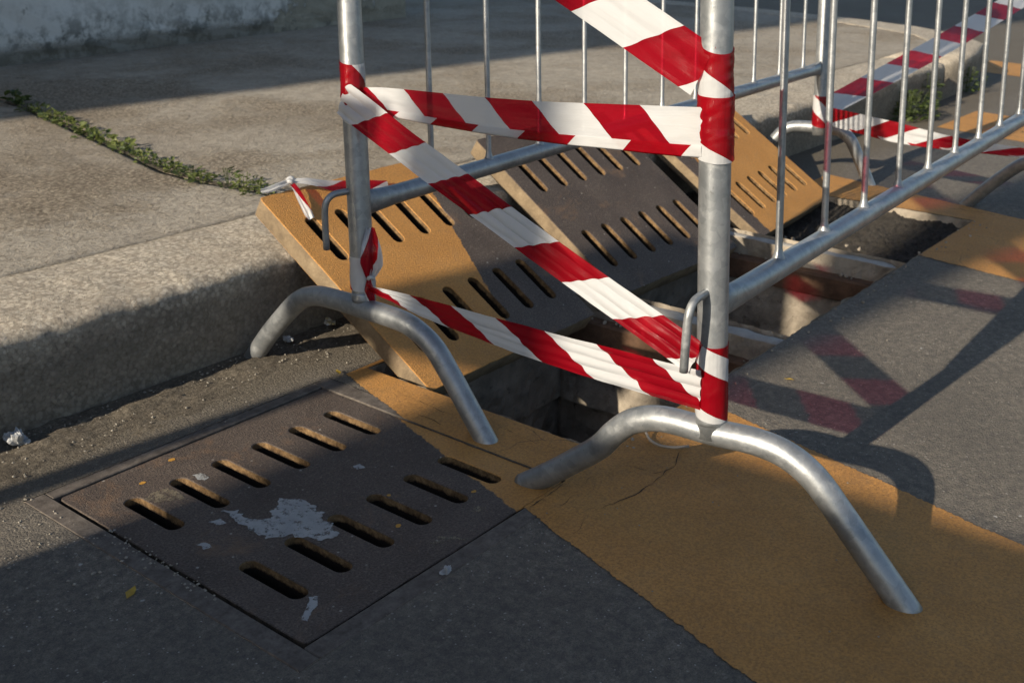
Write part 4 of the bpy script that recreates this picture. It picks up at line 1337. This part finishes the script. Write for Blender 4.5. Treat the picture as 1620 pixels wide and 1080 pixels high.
# ------------------------------------------------------------------ things behind the camera that throw the shade over the foreground
def car():
    t = empty('parked_car', (-4.85, 0.10, 0))
    tag(t, 'parked dark hatchback behind the camera that shades the foreground', 'car')
    paint = mat_simple('car_paint', (0.03, 0.035, 0.045), (0.035, 0.04, 0.05), 4, 0.3, 0.0, spec=0.6)
    glass = mat_simple('car_glass', (0.015, 0.02, 0.022), (0.02, 0.025, 0.028), 3, 0.08, 0.0)
    rub = mat_simple('tyre_rubber', (0.018, 0.018, 0.018), (0.03, 0.03, 0.03), 60, 0.85, 0.3)
    rim = mat_simple('wheel_rim', (0.35, 0.35, 0.36), (0.45, 0.45, 0.46), 10, 0.35, 0.0, metal=0.8)
    # side outline (x from the rear end, z); the rear faces the scene
    def loft(sections, name, mat, sub=1):
        bm = bmesh.new()
        rows = []
        for x, w, z0, z1, tumble in sections:
            pts = [(-w, z0), (-w - 0.02, (z0 + z1) / 2), (-w + tumble, z1 - 0.05), (-w + tumble + 0.08, z1), (0, z1 + 0.02), (w - tumble - 0.08, z1), (w - tumble, z1 - 0.05), (w + 0.02, (z0 + z1) / 2), (w, z0)]
            rows.append([bm.verts.new((x, y_, z)) for y_, z in pts])
        for a, b in zip(rows, rows[1:]):
            for k in range(8):
                bm.faces.new((a[k], a[k + 1], b[k + 1], b[k]))
            bm.faces.new((a[8], a[0], b[0], b[8]))
        bm.faces.new(rows[0]); bm.faces.new(rows[-1][::-1])
        o = bm_obj(name, bm, mat, t, smooth=True)
        return o
    loft([(1.90, 0.80, 0.30, 0.78, 0.02), (1.885, 0.87, 0.24, 0.92, 0.03), (1.3, 0.89, 0.20, 0.96, 0.03), (0.2, 0.89, 0.20, 0.95, 0.03), (-1.0, 0.89, 0.20, 0.92, 0.04), (-1.8, 0.84, 0.22, 0.76, 0.05), (-2.05, 0.72, 0.30, 0.62, 0.05)], 'body', paint, 0)
    loft([(1.865, 0.88, 0.85, 1.00, 0.0), (1.80, 0.88, 0.85, 1.24, 0.03), (1.70, 0.88, 0.85, 1.475, 0.04), (1.50, 0.88, 0.85, 1.568, 0.05), (0.5, 0.88, 0.85, 1.648, 0.05), (-0.3, 0.88, 0.85, 1.60, 0.06), (-1.15, 0.85, 0.84, 0.98, 0.05)], 'cabin', paint, 0)
    v, f = box_vf(1.60, 1.78, -0.52, 0.52, 0.98, 1.24)
    for s in (-1, 1):
        wv, wf = box_vf(-0.6, 1.3, s * 0.875 - 0.012, s * 0.875 + 0.012, 0.98, 1.28)
        mesh('window', wv, wf, glass, t)
        for x in (-1.25, 1.25):
            w, wfz = sweep([(x, s * 0.76, 0.31), (x, s * 0.785, 0.31), (x, s * 0.88, 0.31), (x, s * 0.90, 0.31)], [0.27, 0.31, 0.31, 0.27], 24)
            wh = mesh('wheel', w, wfz, rub, t, smooth=True)
            w, wfz = sweep([(x, s * 0.89, 0.31), (x, s * 0.906, 0.31)], [0.20, 0.19], 20)
            mesh('rim', w, wfz, rim, wh)
        lv, lf = box_vf(1.80, 1.885, s * 0.62 - 0.09, s * 0.62 + 0.09, 0.72, 0.86)
        mesh('tail_light', lv, lf, mat_simple('lamp_red', (0.35, 0.01, 0.01), (0.4, 0.015, 0.015), 5, 0.2, 0.0), t)
    return t
car()
def sign_post():
    t = empty('sign_post', (-3.0, 1.17, KZ))
    tag(t, 'grey sign post with a small blank plate standing on the kerb behind the camera', 'sign post')
    tube('pole', [(0, 0.008 - 0.018 * k / 10, 2.0 * k / 10 - 0.02) for k in range(11)], 0.027, M_GALV, t, 14)
    bev_box('plate', -0.040, -0.028, -0.135, 0.095, 1.26, 1.70, M_PAPER, t, 0.004, 1)
sign_post()
def lamp_post():
    t = empty('lamp_post', (-9.0, 1.47, KZ))
    tag(t, 'tall street lamp post on the pavement far behind the camera', 'lamp post')
    n = 24
    tube('pole', [(0, 0, 7.0 * k / n - 0.02) for k in range(n + 1)], [0.175 - 0.012 * k / n for k in range(n + 1)], M_GALV, t, 18)
    tube('arm', catmull([(0, 0, 6.9), (0, -0.2, 7.2), (0, -0.9, 7.35), (0, -1.4, 7.4)], 6), 0.035, M_GALV, t, 12)
    bev_box('lamp_head', -0.12, 0.12, -1.95, -1.35, 7.36, 7.48, M_PAPER, t, 0.03, 2)
lamp_post()
